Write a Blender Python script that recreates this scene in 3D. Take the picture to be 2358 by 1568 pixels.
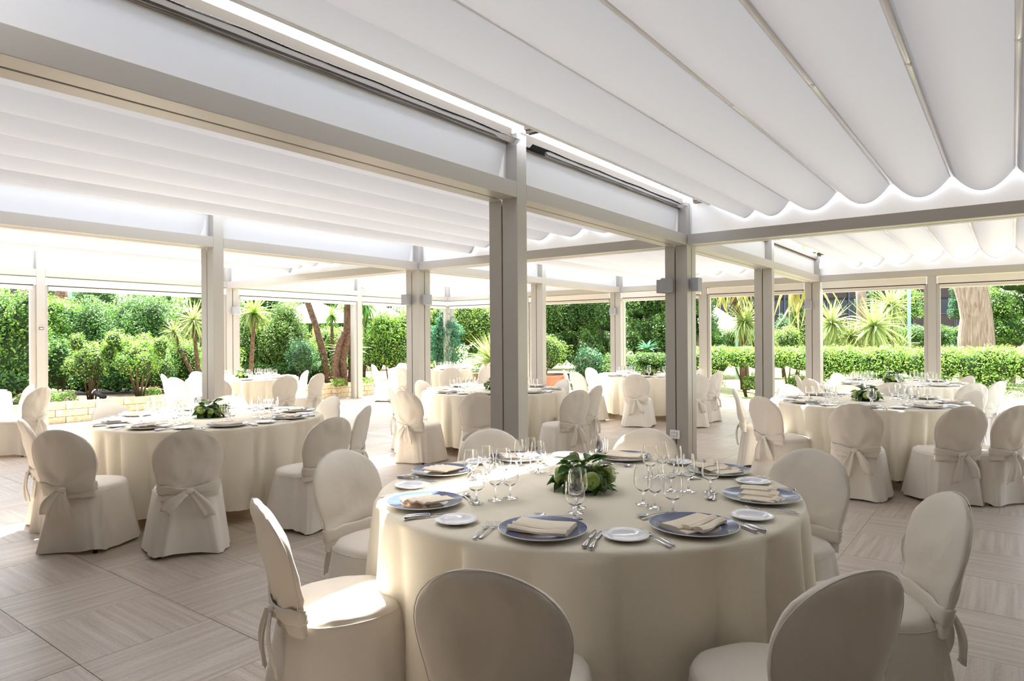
import bpy, bmesh, math, random
import numpy as np
from mathutils import Vector, Matrix, noise
R = random.Random(7)
sc = bpy.context.scene
col = sc.collection
PI = math.pi
for o in list(bpy.data.objects): bpy.data.objects.remove(o)

# ------------------------------------------------------------------ camera
CF, CY0, CTH, CRO, CH = 1537.88, 779.37, .6433, -.0063, 1.5
cd = bpy.data.cameras.new('camera'); cam = bpy.data.objects.new('camera', cd); col.objects.link(cam)
cd.sensor_width = 36; cd.lens = CF/2358*36; cd.shift_y = -(784-CY0)/2358; cd.clip_start = .05; cd.clip_end = 300
cam.matrix_world = Matrix.Translation((0, 0, CH)) @ Matrix.Rotation(CTH, 4, 'Z') @ Matrix.Rotation(PI/2, 4, 'X') @ Matrix.Rotation(CRO, 4, 'Z')
sc.camera = cam
# ------------------------------------------------------------------ light
SUN = Vector((-.35, .30, 1.0)).normalized()
w = bpy.data.worlds.new('sky'); sc.world = w; w.use_nodes = True
nt = w.node_tree; nt.nodes.clear()
sky = nt.nodes.new('ShaderNodeTexSky'); sky.sky_type = 'NISHITA'; sky.sun_disc = False
sky.sun_elevation = math.asin(SUN.z); sky.sun_rotation = math.atan2(SUN.x, SUN.y); sky.dust_density = 2.5; sky.air_density = 1.0
bg = nt.nodes.new('ShaderNodeBackground'); bg.inputs[1].default_value = .40
wo = nt.nodes.new('ShaderNodeOutputWorld')
hs = nt.nodes.new('ShaderNodeHueSaturation'); hs.inputs['Saturation'].default_value = .45
nt.links.new(sky.outputs[0], hs.inputs['Color']); nt.links.new(hs.outputs[0], bg.inputs[0]); nt.links.new(bg.outputs[0], wo.inputs[0])
sl = bpy.data.lights.new('sun', 'SUN'); sl.energy = 11.5; sl.angle = .0093; sl.color = (1, .985, .955)
so = bpy.data.objects.new('sun', sl); col.objects.link(so)
so.rotation_euler = SUN.to_track_quat('Z', 'Y').to_euler()
sc.view_settings.view_transform = 'Standard'; sc.view_settings.look = 'None'
sc.view_settings.exposure = 1.68; sc.view_settings.gamma = 1; sc.view_settings.use_curve_mapping = False

# ------------------------------------------------------------------ helpers
def at(u, v, z):
    """photo pixel -> point on the horizontal plane z"""
    u -= 1179; v -= CY0; c, s = math.cos(CRO), math.sin(CRO)
    x, y = u*c+v*s, -u*s+v*c
    Y = -CF*(z-CH)/y; X = x*Y/CF
    return Vector((X*math.cos(CTH)-Y*math.sin(CTH), X*math.sin(CTH)+Y*math.cos(CTH), z))
def deep(u, Y, v=None):
    """photo column u at view depth Y -> ground point (or height of row v there)"""
    X = (u-1179)*Y/CF
    z = 0 if v is None else CH-(v-CY0+.0063*(u-1179))*Y/CF
    return Vector((X*math.cos(CTH)-Y*math.sin(CTH), X*math.sin(CTH)+Y*math.cos(CTH), z))
def tag(o, label=None, cat=None, group=None, kind=None):
    if label: o['label'] = label
    if cat: o['category'] = cat
    if group: o['group'] = group
    if kind: o['kind'] = kind
    return o
def empty(name, loc=(0, 0, 0), rz=0, label=None, cat=None, group=None, kind=None):
    o = bpy.data.objects.new(name, None); col.objects.link(o); o.location = loc; o.rotation_euler = (0, 0, rz); o.empty_display_size = .1
    return tag(o, label, cat, group, kind)
def link(name, me, parent=None, loc=None, rot=None):
    o = bpy.data.objects.new(name, me); col.objects.link(o)
    if parent: o.parent = parent
    if loc is not None: o.location = loc
    if rot is not None: o.rotation_euler = rot
    return o
def dup(o, parent=None):
    c = o.copy(); col.objects.link(c); c.parent = parent
    for ch in o.children: dup(ch, c)
    return c
def mesh(name, V, F, mats, smooth=False, mi=None):
    me = bpy.data.meshes.new(name); me.from_pydata(V, [], F); me.update()
    for m in (mats if isinstance(mats, (list, tuple)) else [mats]): me.materials.append(m)
    if smooth: me.polygons.foreach_set('use_smooth', [True]*len(F))
    if mi: me.polygons.foreach_set('material_index', mi)
    return me
class MB:
    def __init__(s): s.V = []; s.F = []; s.mi = []
    def add(s, V, F, m=0):
        n = len(s.V); s.V += [tuple(v) for v in V]; s.F += [tuple(i+n for i in f) for f in F]; s.mi += [m]*len(F)
    def box(s, a, b, m=0, bev=0):
        x0, y0, z0 = [min(p, q) for p, q in zip(a, b)]; x1, y1, z1 = [max(p, q) for p, q in zip(a, b)]
        if bev:
            bm = bmesh.new(); bmesh.ops.create_cube(bm, size=1)
            for v in bm.verts: v.co = Vector(((x0+x1)/2+v.co.x*(x1-x0), (y0+y1)/2+v.co.y*(y1-y0), (z0+z1)/2+v.co.z*(z1-z0)))
            bmesh.ops.bevel(bm, geom=bm.edges[:], offset=bev, segments=2, affect='EDGES', profile=.6)
            bm.verts.index_update(); s.add([v.co[:] for v in bm.verts], [[v.index for v in f.verts] for f in bm.faces], m); bm.free(); return s
        V = [(x0, y0, z0), (x1, y0, z0), (x1, y1, z0), (x0, y1, z0), (x0, y0, z1), (x1, y0, z1), (x1, y1, z1), (x0, y1, z1)]
        s.add(V, [(0, 3, 2, 1), (4, 5, 6, 7), (0, 1, 5, 4), (1, 2, 6, 5), (2, 3, 7, 6), (3, 0, 4, 7)], m); return s
    def tube(s, pts, rad, n=8, m=0, cap=True):
        pts = [Vector(p) for p in pts]; rad = rad if isinstance(rad, (list, tuple)) else [rad]*len(pts)
        V = []; up = None
        for i, p in enumerate(pts):
            d = (pts[min(i+1, len(pts)-1)]-pts[max(i-1, 0)]).normalized()
            a = d.orthogonal().normalized() if up is None else (up-d*up.dot(d)).normalized()
            up = a; b = d.cross(a)
            for k in range(n): V.append(p+(a*math.cos(2*PI*k/n)+b*math.sin(2*PI*k/n))*rad[i])
        F = [(i*n+k, i*n+(k+1) % n, (i+1)*n+(k+1) % n, (i+1)*n+k) for i in range(len(pts)-1) for k in range(n)]
        if cap: F += [tuple(range(n))[::-1], tuple((len(pts)-1)*n+k for k in range(n))]
        s.add(V, F, m); return s
    def lathe(s, prof, n=24, m=0, c=(0, 0, 0), closed=False):
        V = []; F = []
        for r, z in prof:
            for k in range(n): V.append((c[0]+r*math.cos(2*PI*k/n), c[1]+r*math.sin(2*PI*k/n), c[2]+z))
        for i in range(len(prof)-1):
            for k in range(n): F.append((i*n+k, i*n+(k+1) % n, (i+1)*n+(k+1) % n, (i+1)*n+k))
        s.add(V, F, m); return s
    def me(s, name, mats, smooth=False): return mesh(name, s.V, s.F, mats, smooth, s.mi)
    def obj(s, name, mats, parent=None, smooth=False): return link(name, s.me(name, mats, smooth), parent)
def grid_faces(nr, nc, wrap=True, flip=False):
    F = []
    for i in range(nr-1):
        for k in range(nc if wrap else nc-1):
            f = (i*nc+k, i*nc+(k+1) % nc, (i+1)*nc+(k+1) % nc, (i+1)*nc+k); F.append(f[::-1] if flip else f)
    return F
def autosmooth(me, ang=40):
    me.polygons.foreach_set('use_smooth', [True]*len(me.polygons)); me.set_sharp_from_angle(angle=math.radians(ang)); return me

# ------------------------------------------------------------------ materials
def lin(c): return tuple(((x/255)/12.92 if x/255 <= .04045 else ((x/255+.055)/1.055)**2.4) for x in c)+(1,)
def mat(name, rgb, rough=.5, metal=0, spec=.5, bump=None, var=None, trans=0, ior=1.45, sheen=0, coat=0):
    m = bpy.data.materials.new(name); m.use_nodes = True; t = m.node_tree; p = t.nodes['Principled BSDF']
    p.inputs['Base Color'].default_value = lin(rgb); p.inputs['Roughness'].default_value = rough; p.inputs['Metallic'].default_value = metal
    p.inputs['Specular IOR Level'].default_value = spec; p.inputs['Transmission Weight'].default_value = trans; p.inputs['IOR'].default_value = ior
    p.inputs['Sheen Weight'].default_value = sheen; p.inputs['Coat Weight'].default_value = coat
    if bump or var: tc = t.nodes.new('ShaderNodeTexCoord')
    if bump:
        sc_, st, dist = bump; n = t.nodes.new('ShaderNodeTexNoise'); n.inputs['Scale'].default_value = sc_; n.inputs['Detail'].default_value = 4
        b = t.nodes.new('ShaderNodeBump'); b.inputs['Strength'].default_value = st; b.inputs['Distance'].default_value = dist
        t.links.new(tc.outputs['Object'], n.inputs['Vector']); t.links.new(n.outputs['Fac'], b.inputs['Height']); t.links.new(b.outputs['Normal'], p.inputs['Normal'])
    if var:
        sc_, rgb2, amt = var; n = t.nodes.new('ShaderNodeTexNoise'); n.inputs['Scale'].default_value = sc_; n.inputs['Detail'].default_value = 3
        mx = t.nodes.new('ShaderNodeMix'); mx.data_type = 'RGBA'; mx.inputs['A'].default_value = lin(rgb); mx.inputs['B'].default_value = lin(rgb2)
        mr = t.nodes.new('ShaderNodeMapRange'); mr.inputs[1].default_value = .5-.25/amt*.5; mr.inputs[2].default_value = .5+.25/amt*.5
        t.links.new(tc.outputs['Object'], n.inputs['Vector']); t.links.new(n.outputs['Fac'], mr.inputs[0]); t.links.new(mr.outputs[0], mx.inputs['Factor']); t.links.new(mx.outputs['Result'], p.inputs['Base Color'])
    return m
def fabric(name, rgb, transl, rough=.9, bump=None, trgb=None):
    m = mat(name, rgb, rough, spec=.15, bump=bump); t = m.node_tree; p = t.nodes['Principled BSDF']; out = t.nodes['Material Output']
    tr = t.nodes.new('ShaderNodeBsdfTranslucent'); tr.inputs[0].default_value = lin(trgb or rgb); mx = t.nodes.new('ShaderNodeMixShader'); mx.inputs[0].default_value = transl
    t.links.new(p.outputs[0], mx.inputs[1]); t.links.new(tr.outputs[0], mx.inputs[2]); t.links.new(mx.outputs[0], out.inputs[0]); return m
ALU = mat('satin champagne aluminium', (168, 163, 155), .42, .25, bump=(260, .05, .001))
DARK = mat('dark bronze profile', (108, 96, 80), .45, .1)
SLOT = mat('dark rubber slot', (74, 66, 50), .7)
GREYL = mat('grey lacquered lamp body', (150, 152, 155), .45, .1)
WPLAS = mat('white plastic', (226, 226, 226), .35)
RODM = mat('white lacquered rod', (228, 226, 222), .25, coat=.3)
CANO = fabric('off white awning fabric', (176, 176, 178), .034, bump=(500, .08, .001), trgb=(205, 206, 210))
FASC = fabric('white translucent side fabric', (214, 213, 212), .36, trgb=(208, 206, 204))
BLIND = mat('cream blind cassette', (204, 197, 186), .5)
GLASS = mat('clear glass', (255, 255, 255), .0, trans=1, ior=1.45)
CLEAR = mat('clear plastic strip', (240, 242, 245), .05, trans=1, ior=1.15)
CHAIRC = fabric('cream cotton chair cover', (229, 221, 208), .06, bump=(320, .25, .0015), trgb=(232, 212, 188))
def wrinkles(m, scale, st, dist):
    t = m.node_tree; p = t.nodes['Principled BSDF']; tc = t.nodes['Texture Coordinate']; b0_ = p.inputs['Normal'].links[0].from_node
    oi = t.nodes.new('ShaderNodeObjectInfo'); ad = t.nodes.new('ShaderNodeVectorMath'); ad.operation = 'ADD'; n = t.nodes.new('ShaderNodeTexNoise'); n.inputs['Scale'].default_value = scale; n.inputs['Detail'].default_value = 3; n.inputs['Distortion'].default_value = .35
    b = t.nodes.new('ShaderNodeBump'); b.inputs['Strength'].default_value = st; b.inputs['Distance'].default_value = dist
    t.links.new(tc.outputs['Object'], ad.inputs[0]); t.links.new(oi.outputs['Location'], ad.inputs[1]); t.links.new(ad.outputs[0], n.inputs['Vector']); t.links.new(n.outputs['Fac'], b.inputs['Height']); t.links.new(b.outputs['Normal'], b0_.inputs['Normal'])
wrinkles(CHAIRC, 4.2, .36, .03)
STEEL = mat('polished steel', (200, 200, 202), .16, 1)
LEGM = mat('grey steel leg', (120, 120, 122), .35, .8)
RUB = mat('black rubber foot', (25, 25, 26), .6)
PORC = mat('white porcelain', (232, 233, 236), .12, coat=.3)
BLUE = mat('slate blue glaze', (66, 80, 116), .2, coat=.25)
NAPK = fabric('cream linen napkin', (250, 238, 216), .10, bump=(500, .2, .001), trgb=(245, 205, 140))
APPLE = mat('green apple skin', (124, 150, 50), .28, var=(9, (150, 168, 84), 1), coat=.3)
TWIG = mat('brown twig', (88, 68, 44), .8)
def cloth_mat():
    m = fabric('ivory damask tablecloth', (241, 232, 212), .10, bump=None, trgb=(242, 222, 180)); t = m.node_tree; p = t.nodes['Principled BSDF']
    tc = t.nodes.new('ShaderNodeTexCoord'); v = t.nodes.new('ShaderNodeTexVoronoi'); v.inputs['Scale'].default_value = 26; v.feature = 'DISTANCE_TO_EDGE'
    n = t.nodes.new('ShaderNodeTexNoise'); n.inputs['Scale'].default_value = 30; n.inputs['Detail'].default_value = 1
    ad = t.nodes.new('ShaderNodeMixRGB'); ad.blend_type = 'ADD'; ad.inputs[0].default_value = .06
    t.links.new(tc.outputs['Object'], n.inputs['Vector']); t.links.new(tc.outputs['Object'], ad.inputs[1]); t.links.new(n.outputs['Color'], ad.inputs[2]); t.links.new(ad.outputs[0], v.inputs['Vector'])
    mr = t.nodes.new('ShaderNodeMapRange'); mr.inputs[1].default_value = .0; mr.inputs[2].default_value = .12; t.links.new(v.outputs['Distance'], mr.inputs[0])
    b = t.nodes.new('ShaderNodeBump'); b.inputs['Strength'].default_value = .18; b.inputs['Distance'].default_value = .001
    t.links.new(mr.outputs[0], b.inputs['Height']); t.links.new(b.outputs['Normal'], p.inputs['Normal']); return m
CLOTH = cloth_mat()
def leafmat(name, c1, c2, tr=.35, rough=.45):
    m = mat(name, c1, rough, spec=.4, var=(3.2, c2, 1)); t = m.node_tree; p = t.nodes['Principled BSDF']; out = t.nodes['Material Output']
    g = t.nodes.new('ShaderNodeBsdfTranslucent'); mx = t.nodes.new('ShaderNodeMixShader'); mx.inputs[0].default_value = tr
    hs = t.nodes.new('ShaderNodeHueSaturation'); hs.inputs['Hue'].default_value = .485; hs.inputs['Value'].default_value = 1.3
    t.links.new(p.inputs['Base Color'].links[0].from_socket, hs.inputs['Color']); t.links.new(hs.outputs[0], g.inputs[0])
    t.links.new(p.outputs[0], mx.inputs[1]); t.links.new(g.outputs[0], mx.inputs[2]); t.links.new(mx.outputs[0], out.inputs[0]); return m
L_LIGHT = leafmat('light green foliage', (112, 156, 58), (150, 184, 84))
L_MID = leafmat('mid green foliage', (78, 124, 48), (108, 150, 64))
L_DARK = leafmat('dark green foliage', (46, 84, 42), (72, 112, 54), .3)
L_BLUE = leafmat('blue green foliage', (44, 98, 74), (74, 124, 88), .3)
L_OLIVE = leafmat('olive green foliage', (76, 98, 36), (108, 124, 52), .3)
L_YUC = leafmat('pale yucca leaf', (120, 142, 78), (158, 170, 104), .25)
L_DRY = leafmat('golden drooping frond', (140, 146, 78), (168, 156, 84), .3)
L_CENT = leafmat('glossy centrepiece leaf', (56, 98, 42), (88, 132, 54), .15, .3)
L_VAR = leafmat('speckled centrepiece leaf', (58, 84, 34), (128, 142, 76), .12, .35)
L_VAR.node_tree.nodes['Noise Texture'].inputs['Scale'].default_value = 160
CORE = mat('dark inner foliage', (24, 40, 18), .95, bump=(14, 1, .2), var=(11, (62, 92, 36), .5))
BARK = mat('pine bark', (160, 140, 126), .9, bump=(5, 1, .05), var=(5, (104, 84, 74), .5))
for nn in [n for n in BARK.node_tree.nodes if n.bl_idname == 'ShaderNodeTexNoise']:
    mp = BARK.node_tree.nodes.new('ShaderNodeMapping'); mp.inputs['Scale'].default_value = (4, 4, .45); l0 = nn.inputs['Vector'].links[0]; fs = l0.from_socket
    BARK.node_tree.links.remove(l0); BARK.node_tree.links.new(fs, mp.inputs[0]); BARK.node_tree.links.new(mp.outputs[0], nn.inputs['Vector'])
BARK2 = mat('brown palm bark', (112, 88, 66), .9, bump=(30, .8, .02), var=(18, (70, 52, 40), .8))
SOIL = mat('garden soil', (72, 56, 42), .95, var=(2.5, (92, 76, 52), 1), bump=(20, .8, .03))
GRASS = mat('garden lawn', (88, 112, 52), .9, var=(1.2, (136, 124, 84), .6), bump=(60, .8, .03))
def stone(name, base, dark, pore):
    """travertine: grain runs along u of the UV map; each tile is offset by its own place"""
    m = mat(name, base, .42, spec=.35); t = m.node_tree; p = t.nodes['Principled BSDF']
    uv = t.nodes.new('ShaderNodeUVMap'); oi = t.nodes.new('ShaderNodeObjectInfo'); ad = t.nodes.new('ShaderNodeVectorMath'); ad.operation = 'ADD'
    sc0 = t.nodes.new('ShaderNodeVectorMath'); sc0.operation = 'SCALE'; sc0.inputs['Scale'].default_value = 7.31
    t.links.new(oi.outputs['Location'], sc0.inputs[0]); t.links.new(uv.outputs[0], ad.inputs[0]); t.links.new(sc0.outputs[0], ad.inputs[1])
    def nz(sx, sy, scale, det, lo, hi):
        mp = t.nodes.new('ShaderNodeMapping'); mp.inputs['Scale'].default_value = (sx, sy, 1); n = t.nodes.new('ShaderNodeTexNoise'); n.inputs['Scale'].default_value = scale; n.inputs['Detail'].default_value = det; n.inputs['Roughness'].default_value = .62
        mr = t.nodes.new('ShaderNodeMapRange'); mr.inputs[1].default_value = lo; mr.inputs[2].default_value = hi
        t.links.new(ad.outputs[0], mp.inputs[0]); t.links.new(mp.outputs[0], n.inputs['Vector']); t.links.new(n.outputs['Fac'], mr.inputs[0]); return mr.outputs[0]
    g1 = nz(.6, 14, 2.0, 9, .34, .68); g2 = nz(10, 55, 4, 4, .54, .70); g3 = nz(.5, .5, 1.2, 2, .3, .7)
    a = t.nodes.new('ShaderNodeMix'); a.data_type = 'RGBA'; a.inputs['A'].default_value = lin(base); a.inputs['B'].default_value = lin(dark); t.links.new(g1, a.inputs['Factor'])
    b = t.nodes.new('ShaderNodeMix'); b.data_type = 'RGBA'; b.inputs['B'].default_value = lin(pore); t.links.new(a.outputs['Result'], b.inputs['A'])
    mm = t.nodes.new('ShaderNodeMath'); mm.operation = 'MULTIPLY'; mm.inputs[1].default_value = .55; t.links.new(g2, mm.inputs[0]); t.links.new(mm.outputs[0], b.inputs['Factor'])
    t.links.new(b.outputs['Result'], p.inputs['Base Color'])
    mr = t.nodes.new('ShaderNodeMapRange'); mr.inputs[3].default_value = .30; mr.inputs[4].default_value = .5; t.links.new(g3, mr.inputs[0]); t.links.new(mr.outputs[0], p.inputs['Roughness'])
    bp = t.nodes.new('ShaderNodeBump'); bp.invert = True; bp.inputs['Strength'].default_value = .25; bp.inputs['Distance'].default_value = .002; t.links.new(g2, bp.inputs['Height']); t.links.new(bp.outputs['Normal'], p.inputs['Normal'])
    return m
TRAV = stone('travertine', (192, 181, 168), (162, 147, 131), (120, 104, 88))
TUFO = mat('tan tuff block', (218, 202, 176), .9, bump=(40, 1, .015), var=(14, (188, 164, 130), .7))
TERRA = mat('terracotta', (196, 128, 98), .8, var=(5, (176, 108, 80), .8))
PLAST = mat('dark wood panelling', (74, 62, 52), .7)

# ------------------------------------------------------------------ floor
T0x, T0y, TS = -4.10, 1.27, .63
floor = empty('floor', (0, 0, 0), kind='structure')
gap = .0008
def tile_me():
    h = TS/2-gap; c = .0018
    V = [(-h, -h, -.03), (h, -h, -.03), (h, h, -.03), (-h, h, -.03), (-h, -h, -c), (h, -h, -c), (h, h, -c), (-h, h, -c), (-h+c, -h+c, 0), (h-c, -h+c, 0), (h-c, h-c, 0), (-h+c, h-c, 0)]
    F = [(8, 9, 10, 11)]
    for a, b in ((0, 4), (4, 8)):
        for k in range(4): F.append((a+k, a+(k+1) % 4, b+(k+1) % 4, b+k))
    return V, F
tv, tf = tile_me()
tme = mesh('floor_tile', tv, tf, TRAV); uvl = tme.uv_layers.new(name='UVMap')
for lp in tme.loops: v = tme.vertices[lp.vertex_index].co; uvl.data[lp.index].uv = (v.x, v.y)
cells = []
for i in range(-16, 14):
    for j in range(-6, 24):
        cx, cy = T0x+(i+.5)*TS, T0y+(j+.5)*TS
        if cx < -13.95 or cx > 3.4 or cy > 16.1: continue
        Y = -cx*math.sin(CTH)+cy*math.cos(CTH); X = cx*math.cos(CTH)+cy*math.sin(CTH)
        seen = Y > 1.9 and abs(X/Y) < .80
        cells.append((0 if seen else 1, Y if seen else 0, cx, cy, (i+j) % 2))
cells.sort()
rest = []
for n, (s, Y, cx, cy, par) in enumerate(cells):
    if n < 300 and s == 0:
        link('floor_tile', tme, floor, (cx, cy, R.uniform(-.0008, .0004)), (0, 0, (PI/2 if par else 0)+R.choice((0, PI))))
    else: rest.append((cx, cy, par))
V = []; F = []; UV = []
for cx, cy, par in rest:
    n = len(V); ox, oy = R.uniform(0, 90), R.uniform(0, 90); q = [((-y, x, z) if par else (x, y, z)) for x, y, z in tv]
    V += [(x+cx, y+cy, z) for x, y, z in q]; F += [tuple(a+n for a in f) for f in tf]; UV += [(x+ox, y+oy) for x, y, z in tv]
rme = mesh('floor_tiles', V, F, TRAV); ul = rme.uv_layers.new(name='UVMap'); li = np.zeros(len(rme.loops), 'i'); rme.loops.foreach_get('vertex_index', li)
ul.data.foreach_set('uv', np.array(UV, 'f')[li].ravel())
tag(link('floor_tile_field', rme, floor), kind='stuff')
MB().box((-14, -2.6, -.2), (3.6, 16.2, -.032)).obj('screed', mat('grey joint grout', (150, 138, 122), .9), floor)

# ------------------------------------------------------------------ frame
XL = [-3.131, -7.647, -13.325]; YL = [.35, 4.255, 7.701, 11.241, 14.62]; XR = 1.385
ZB, ZT, ZP = 2.617, 2.740, 3.13
post_lab = {(0, 1): 'tall square aluminium post directly behind the front table', (0, 2): 'aluminium post with two lamp boxes and a light switch',
 (0, 3): 'square aluminium post just left of the far right corner post', (0, 4): 'aluminium post at the far right corner before the low hedge, with one lamp',
 (1, 1): 'square aluminium post rising behind the left table', (1, 2): 'aluminium post with a lamp box on each side, left of the tall middle post',
 (1, 3): 'slender aluminium post to the left of the dark trees', (1, 4): 'aluminium perimeter post with one lamp before the dark trees',
 (2, 1): 'leftmost aluminium post of the garden side with a small dark plate', (2, 2): 'garden side post with one white lamp box, left of the palm',
 (2, 3): 'thin garden side post standing before the palm trunks', (2, 4): 'far corner post of the pergola behind the potted ficus'}
posts = {}
for a, x in enumerate(XL+[XR]):
    for b, y in enumerate(YL):
        lab = post_lab.get((a, b), 'square aluminium pergola post outside the frame')
        e = empty('post', (x, y, 0), label=lab, cat='post', group='pergola posts'); posts[a, b] = e
        if (a, b) not in post_lab: tag(e, 'pergola post outside the frame, '+('right row, ' if a == 3 else ('first row, ', 'second row, ', 'garden row, ')[a])+('nearest', 'second', 'third', 'fourth', 'farthest')[b]+' from the camera', 'post', 'unseen pergola posts')
        MB().box((-.147, 0, 0), (0, .13, ZP), bev=.003).obj('main_profile', ALU, e)
        MB().box((-.285, 0, 0), (-.160, .13, ZB), bev=.003).obj('side_profile', ALU, e)
        MB().box((-.161, .02, 0), (-.146, .11, ZB)).obj('slot_liner', SLOT, e)
        if b in (0, 2, 4):
            MB().box((-.147, .145, 0), (0, .27, ZB), bev=.003).obj('side_profile', ALU, e)
            MB().box((-.285, .145, 0), (-.160, .27, ZB), bev=.003).obj('side_profile', ALU, e)
            MB().box((-.127, .129, 0), (-.02, .146, ZB)).obj('slot_liner', SLOT, e)
        if a == 2:   # blind guide channels
            MB().box((-.10, -.085, 0), (-.03, -.001, 2.47), bev=.003).box((-.1, -.03, 0), (-.06, -.001, 2.47)).obj('blind_guide', ALU, e)
            y1 = .27 if b in (2, 4) else .13
            MB().box((-.10, y1, 0), (-.03, y1+.045, 2.47), bev=.003).obj('blind_guide', ALU, e)
mids = []
for x, lab in ((-1.263, 'aluminium post between the two wide openings on the right'), (-5.62, 'pale aluminium post half hidden behind the switch post'), (-10.53, 'perimeter post hidden behind the tall middle post')):
    e = empty('post', (x, 14.62, 0), label=lab, cat='post', group='pergola posts'); mids.append(e)
    MB().box((0, 0, 0), (.128, .14, ZB-.001), bev=.003).obj('main_profile', ALU, e)
    MB().box((-.067, .03, 0), (-.001, .10, 2.47), bev=.003).obj('blind_guide', ALU, e)
    MB().box((.129, .03, 0), (.195, .10, 2.47), bev=.003).obj('blind_guide', ALU, e)
def beam(loc, L, axis, label, grp, gut=True, peri=False, fx=-.108):
    """beam of length L from loc along y (axis 'y') or x; profile offsets in the other axis"""
    e = empty('beam', loc, label=label, cat='beam', group=grp)
    def bx(o0, o1, z0, z1, l0=0, l1=L, **k):
        return MB().box((-o0, l0, z0), (-o1, l1, z1), **k) if axis == 'y' else MB().box((l0, o0, z0), (l1, o1, z1), **k)
    bx(0, .147, ZB, ZT, bev=.003).obj('main_profile', ALU, e)
    bx(.163, .285, ZB-.001, ZT-.002, bev=.003).obj('second_profile', ALU, e)
    bx(.146, .164, ZB+.012, ZT-.02).obj('slot_liner', SLOT, e)
    f = bx(.108, .111, ZT, ZP-.02 if gut else ZP+.03).obj('fascia_panel', FASC, e)
    bx(.100, .119, ZT-.001, ZT+.008).obj('fascia_clip', ALU, e)
    if gut:
        g = bx(.05, .24, 3.085, 3.10).obj('gutter', DARK, e)
        bx(.045, .062, 3.07, 3.17).obj('gutter_lip', DARK, g); bx(.085, .095, 3.055, 3.09).obj('gutter_lip', DARK, g)
        bx(.125, .135, 3.06, 3.09).obj('gutter_lip', DARK, g); bx(.23, .245, 3.07, 3.17).obj('gutter_lip', DARK, g)
    return e
bl = {(0, 0): 'long aluminium beam running in from the upper left corner', (0, 1): 'aluminium beam between the tall middle post and the switch post',
      (0, 2): 'short beam from the switch post towards the far right', (0, 3): 'short beam ending at the far right corner post',
      (1, 0): 'aluminium beam at the left edge meeting the left post', (1, 1): 'beam joining the left post and the two lamp post',
      (1, 2): 'beam behind the middle post towards the dark trees', (1, 3): 'short beam between two posts before the dark trees',
      (2, 0): 'perimeter beam at the left edge over the garden opening', (2, 1): 'perimeter beam over the big garden opening on the left',
      (2, 2): 'perimeter beam over the palm opening', (2, 3): 'perimeter beam over the hedge opening left of the far corner',
      (3, 0): 'pergola beam beyond the right edge, nearest', (3, 1): 'pergola beam beyond the right edge, second', (3, 2): 'pergola beam beyond the right edge, third', (3, 3): 'pergola beam beyond the right edge, farthest'}
for a, x in enumerate(XL+[XR]):
    for b in range(4):
        y0 = YL[b]+(.272 if b in (0, 2) else .131); y1 = YL[b+1]-.001
        beam((x, y0, 0), y1-y0, 'y', bl[a, b], 'long pergola beams', gut=(a != 2))
for b, nm in ((0, 'nearest'), (2, 'middle'), (4, 'far')):
    for a in range(3):
        x0 = (XL[a+1] if a < 2 else None)
    for k, (xa, xb, lab) in enumerate(((XL[2], XL[1], 'left'), (XL[1], XL[0], 'centre'), (XL[0], XR, 'right'))):
        x0 = xa+.002; x1 = xb-.287
        beam((x0, YL[b], 0), x1-x0, 'x', f'{lab} aluminium cross beam of the {nm} row across the room', 'cross beams', gut=(b != 4 and False))
# perimeter roller blinds
def blind(p0, p1, axis, label):
    L = p1-p0; off = XL[2] if axis == 'y' else YL[4]
    e = empty('roller_blind', (off, p0, 0) if axis == 'y' else (p0, off, 0), label=label, cat='blind', group='rolled up blinds on the garden sides')
    def bx(o0, o1, z0, z1, l0, l1, **k): return MB().box((-o0, l0, z0), (-o1, l1, z1), **k) if axis == 'y' else MB().box((l0, o0, z0), (l1, o1, z1), **k)
    bx(.012, .10, 2.472, 2.598, .03, L-.03, bev=.004).obj('cassette', BLIND, e)
    bx(.006, .105, 2.468, 2.602, .002, .03, bev=.003).obj('end_bracket', WPLAS, e); bx(.006, .105, 2.468, 2.602, L-.03, L-.002, bev=.003).obj('end_bracket', WPLAS, e)
    bx(.03, .09, 2.452, 2.475, .04, L-.04).obj('roll_shadow_gap', SLOT, e)
    bx(.025, .09, 2.418, 2.453, .05, L-.05, bev=.003).obj('bottom_rail', BLIND, e); bx(.018, .095, 2.385, 2.416, .05, L-.05, bev=.003).obj('bottom_rail', BLIND, e)
for b, lab in enumerate(('rolled blind at the left edge of the garden side', 'rolled blind over the broad garden opening on the left', 'rolled blind over the palm trunk opening', 'rolled blind left of the far corner')):
    blind(YL[b]+(.272 if b in (0, 2) else .131), YL[b+1], 'y', lab)
for xa, xb, lab in ((-13.325, -10.53, 'rolled blind just right of the far corner'), (-10.40, -7.932, 'rolled blind over the dark tree opening'), (-7.647, -5.62, 'rolled blind behind the switch post'),
                    (-5.49, -3.416, 'rolled blind over the narrow opening with the hanging frond'), (-3.131, -1.263, 'rolled blind over the yucca opening'), (-1.133, 1.1, 'rolled blind over the pine trunk opening')):
    blind(xa+.001, xb-.001, 'x', lab)
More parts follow.
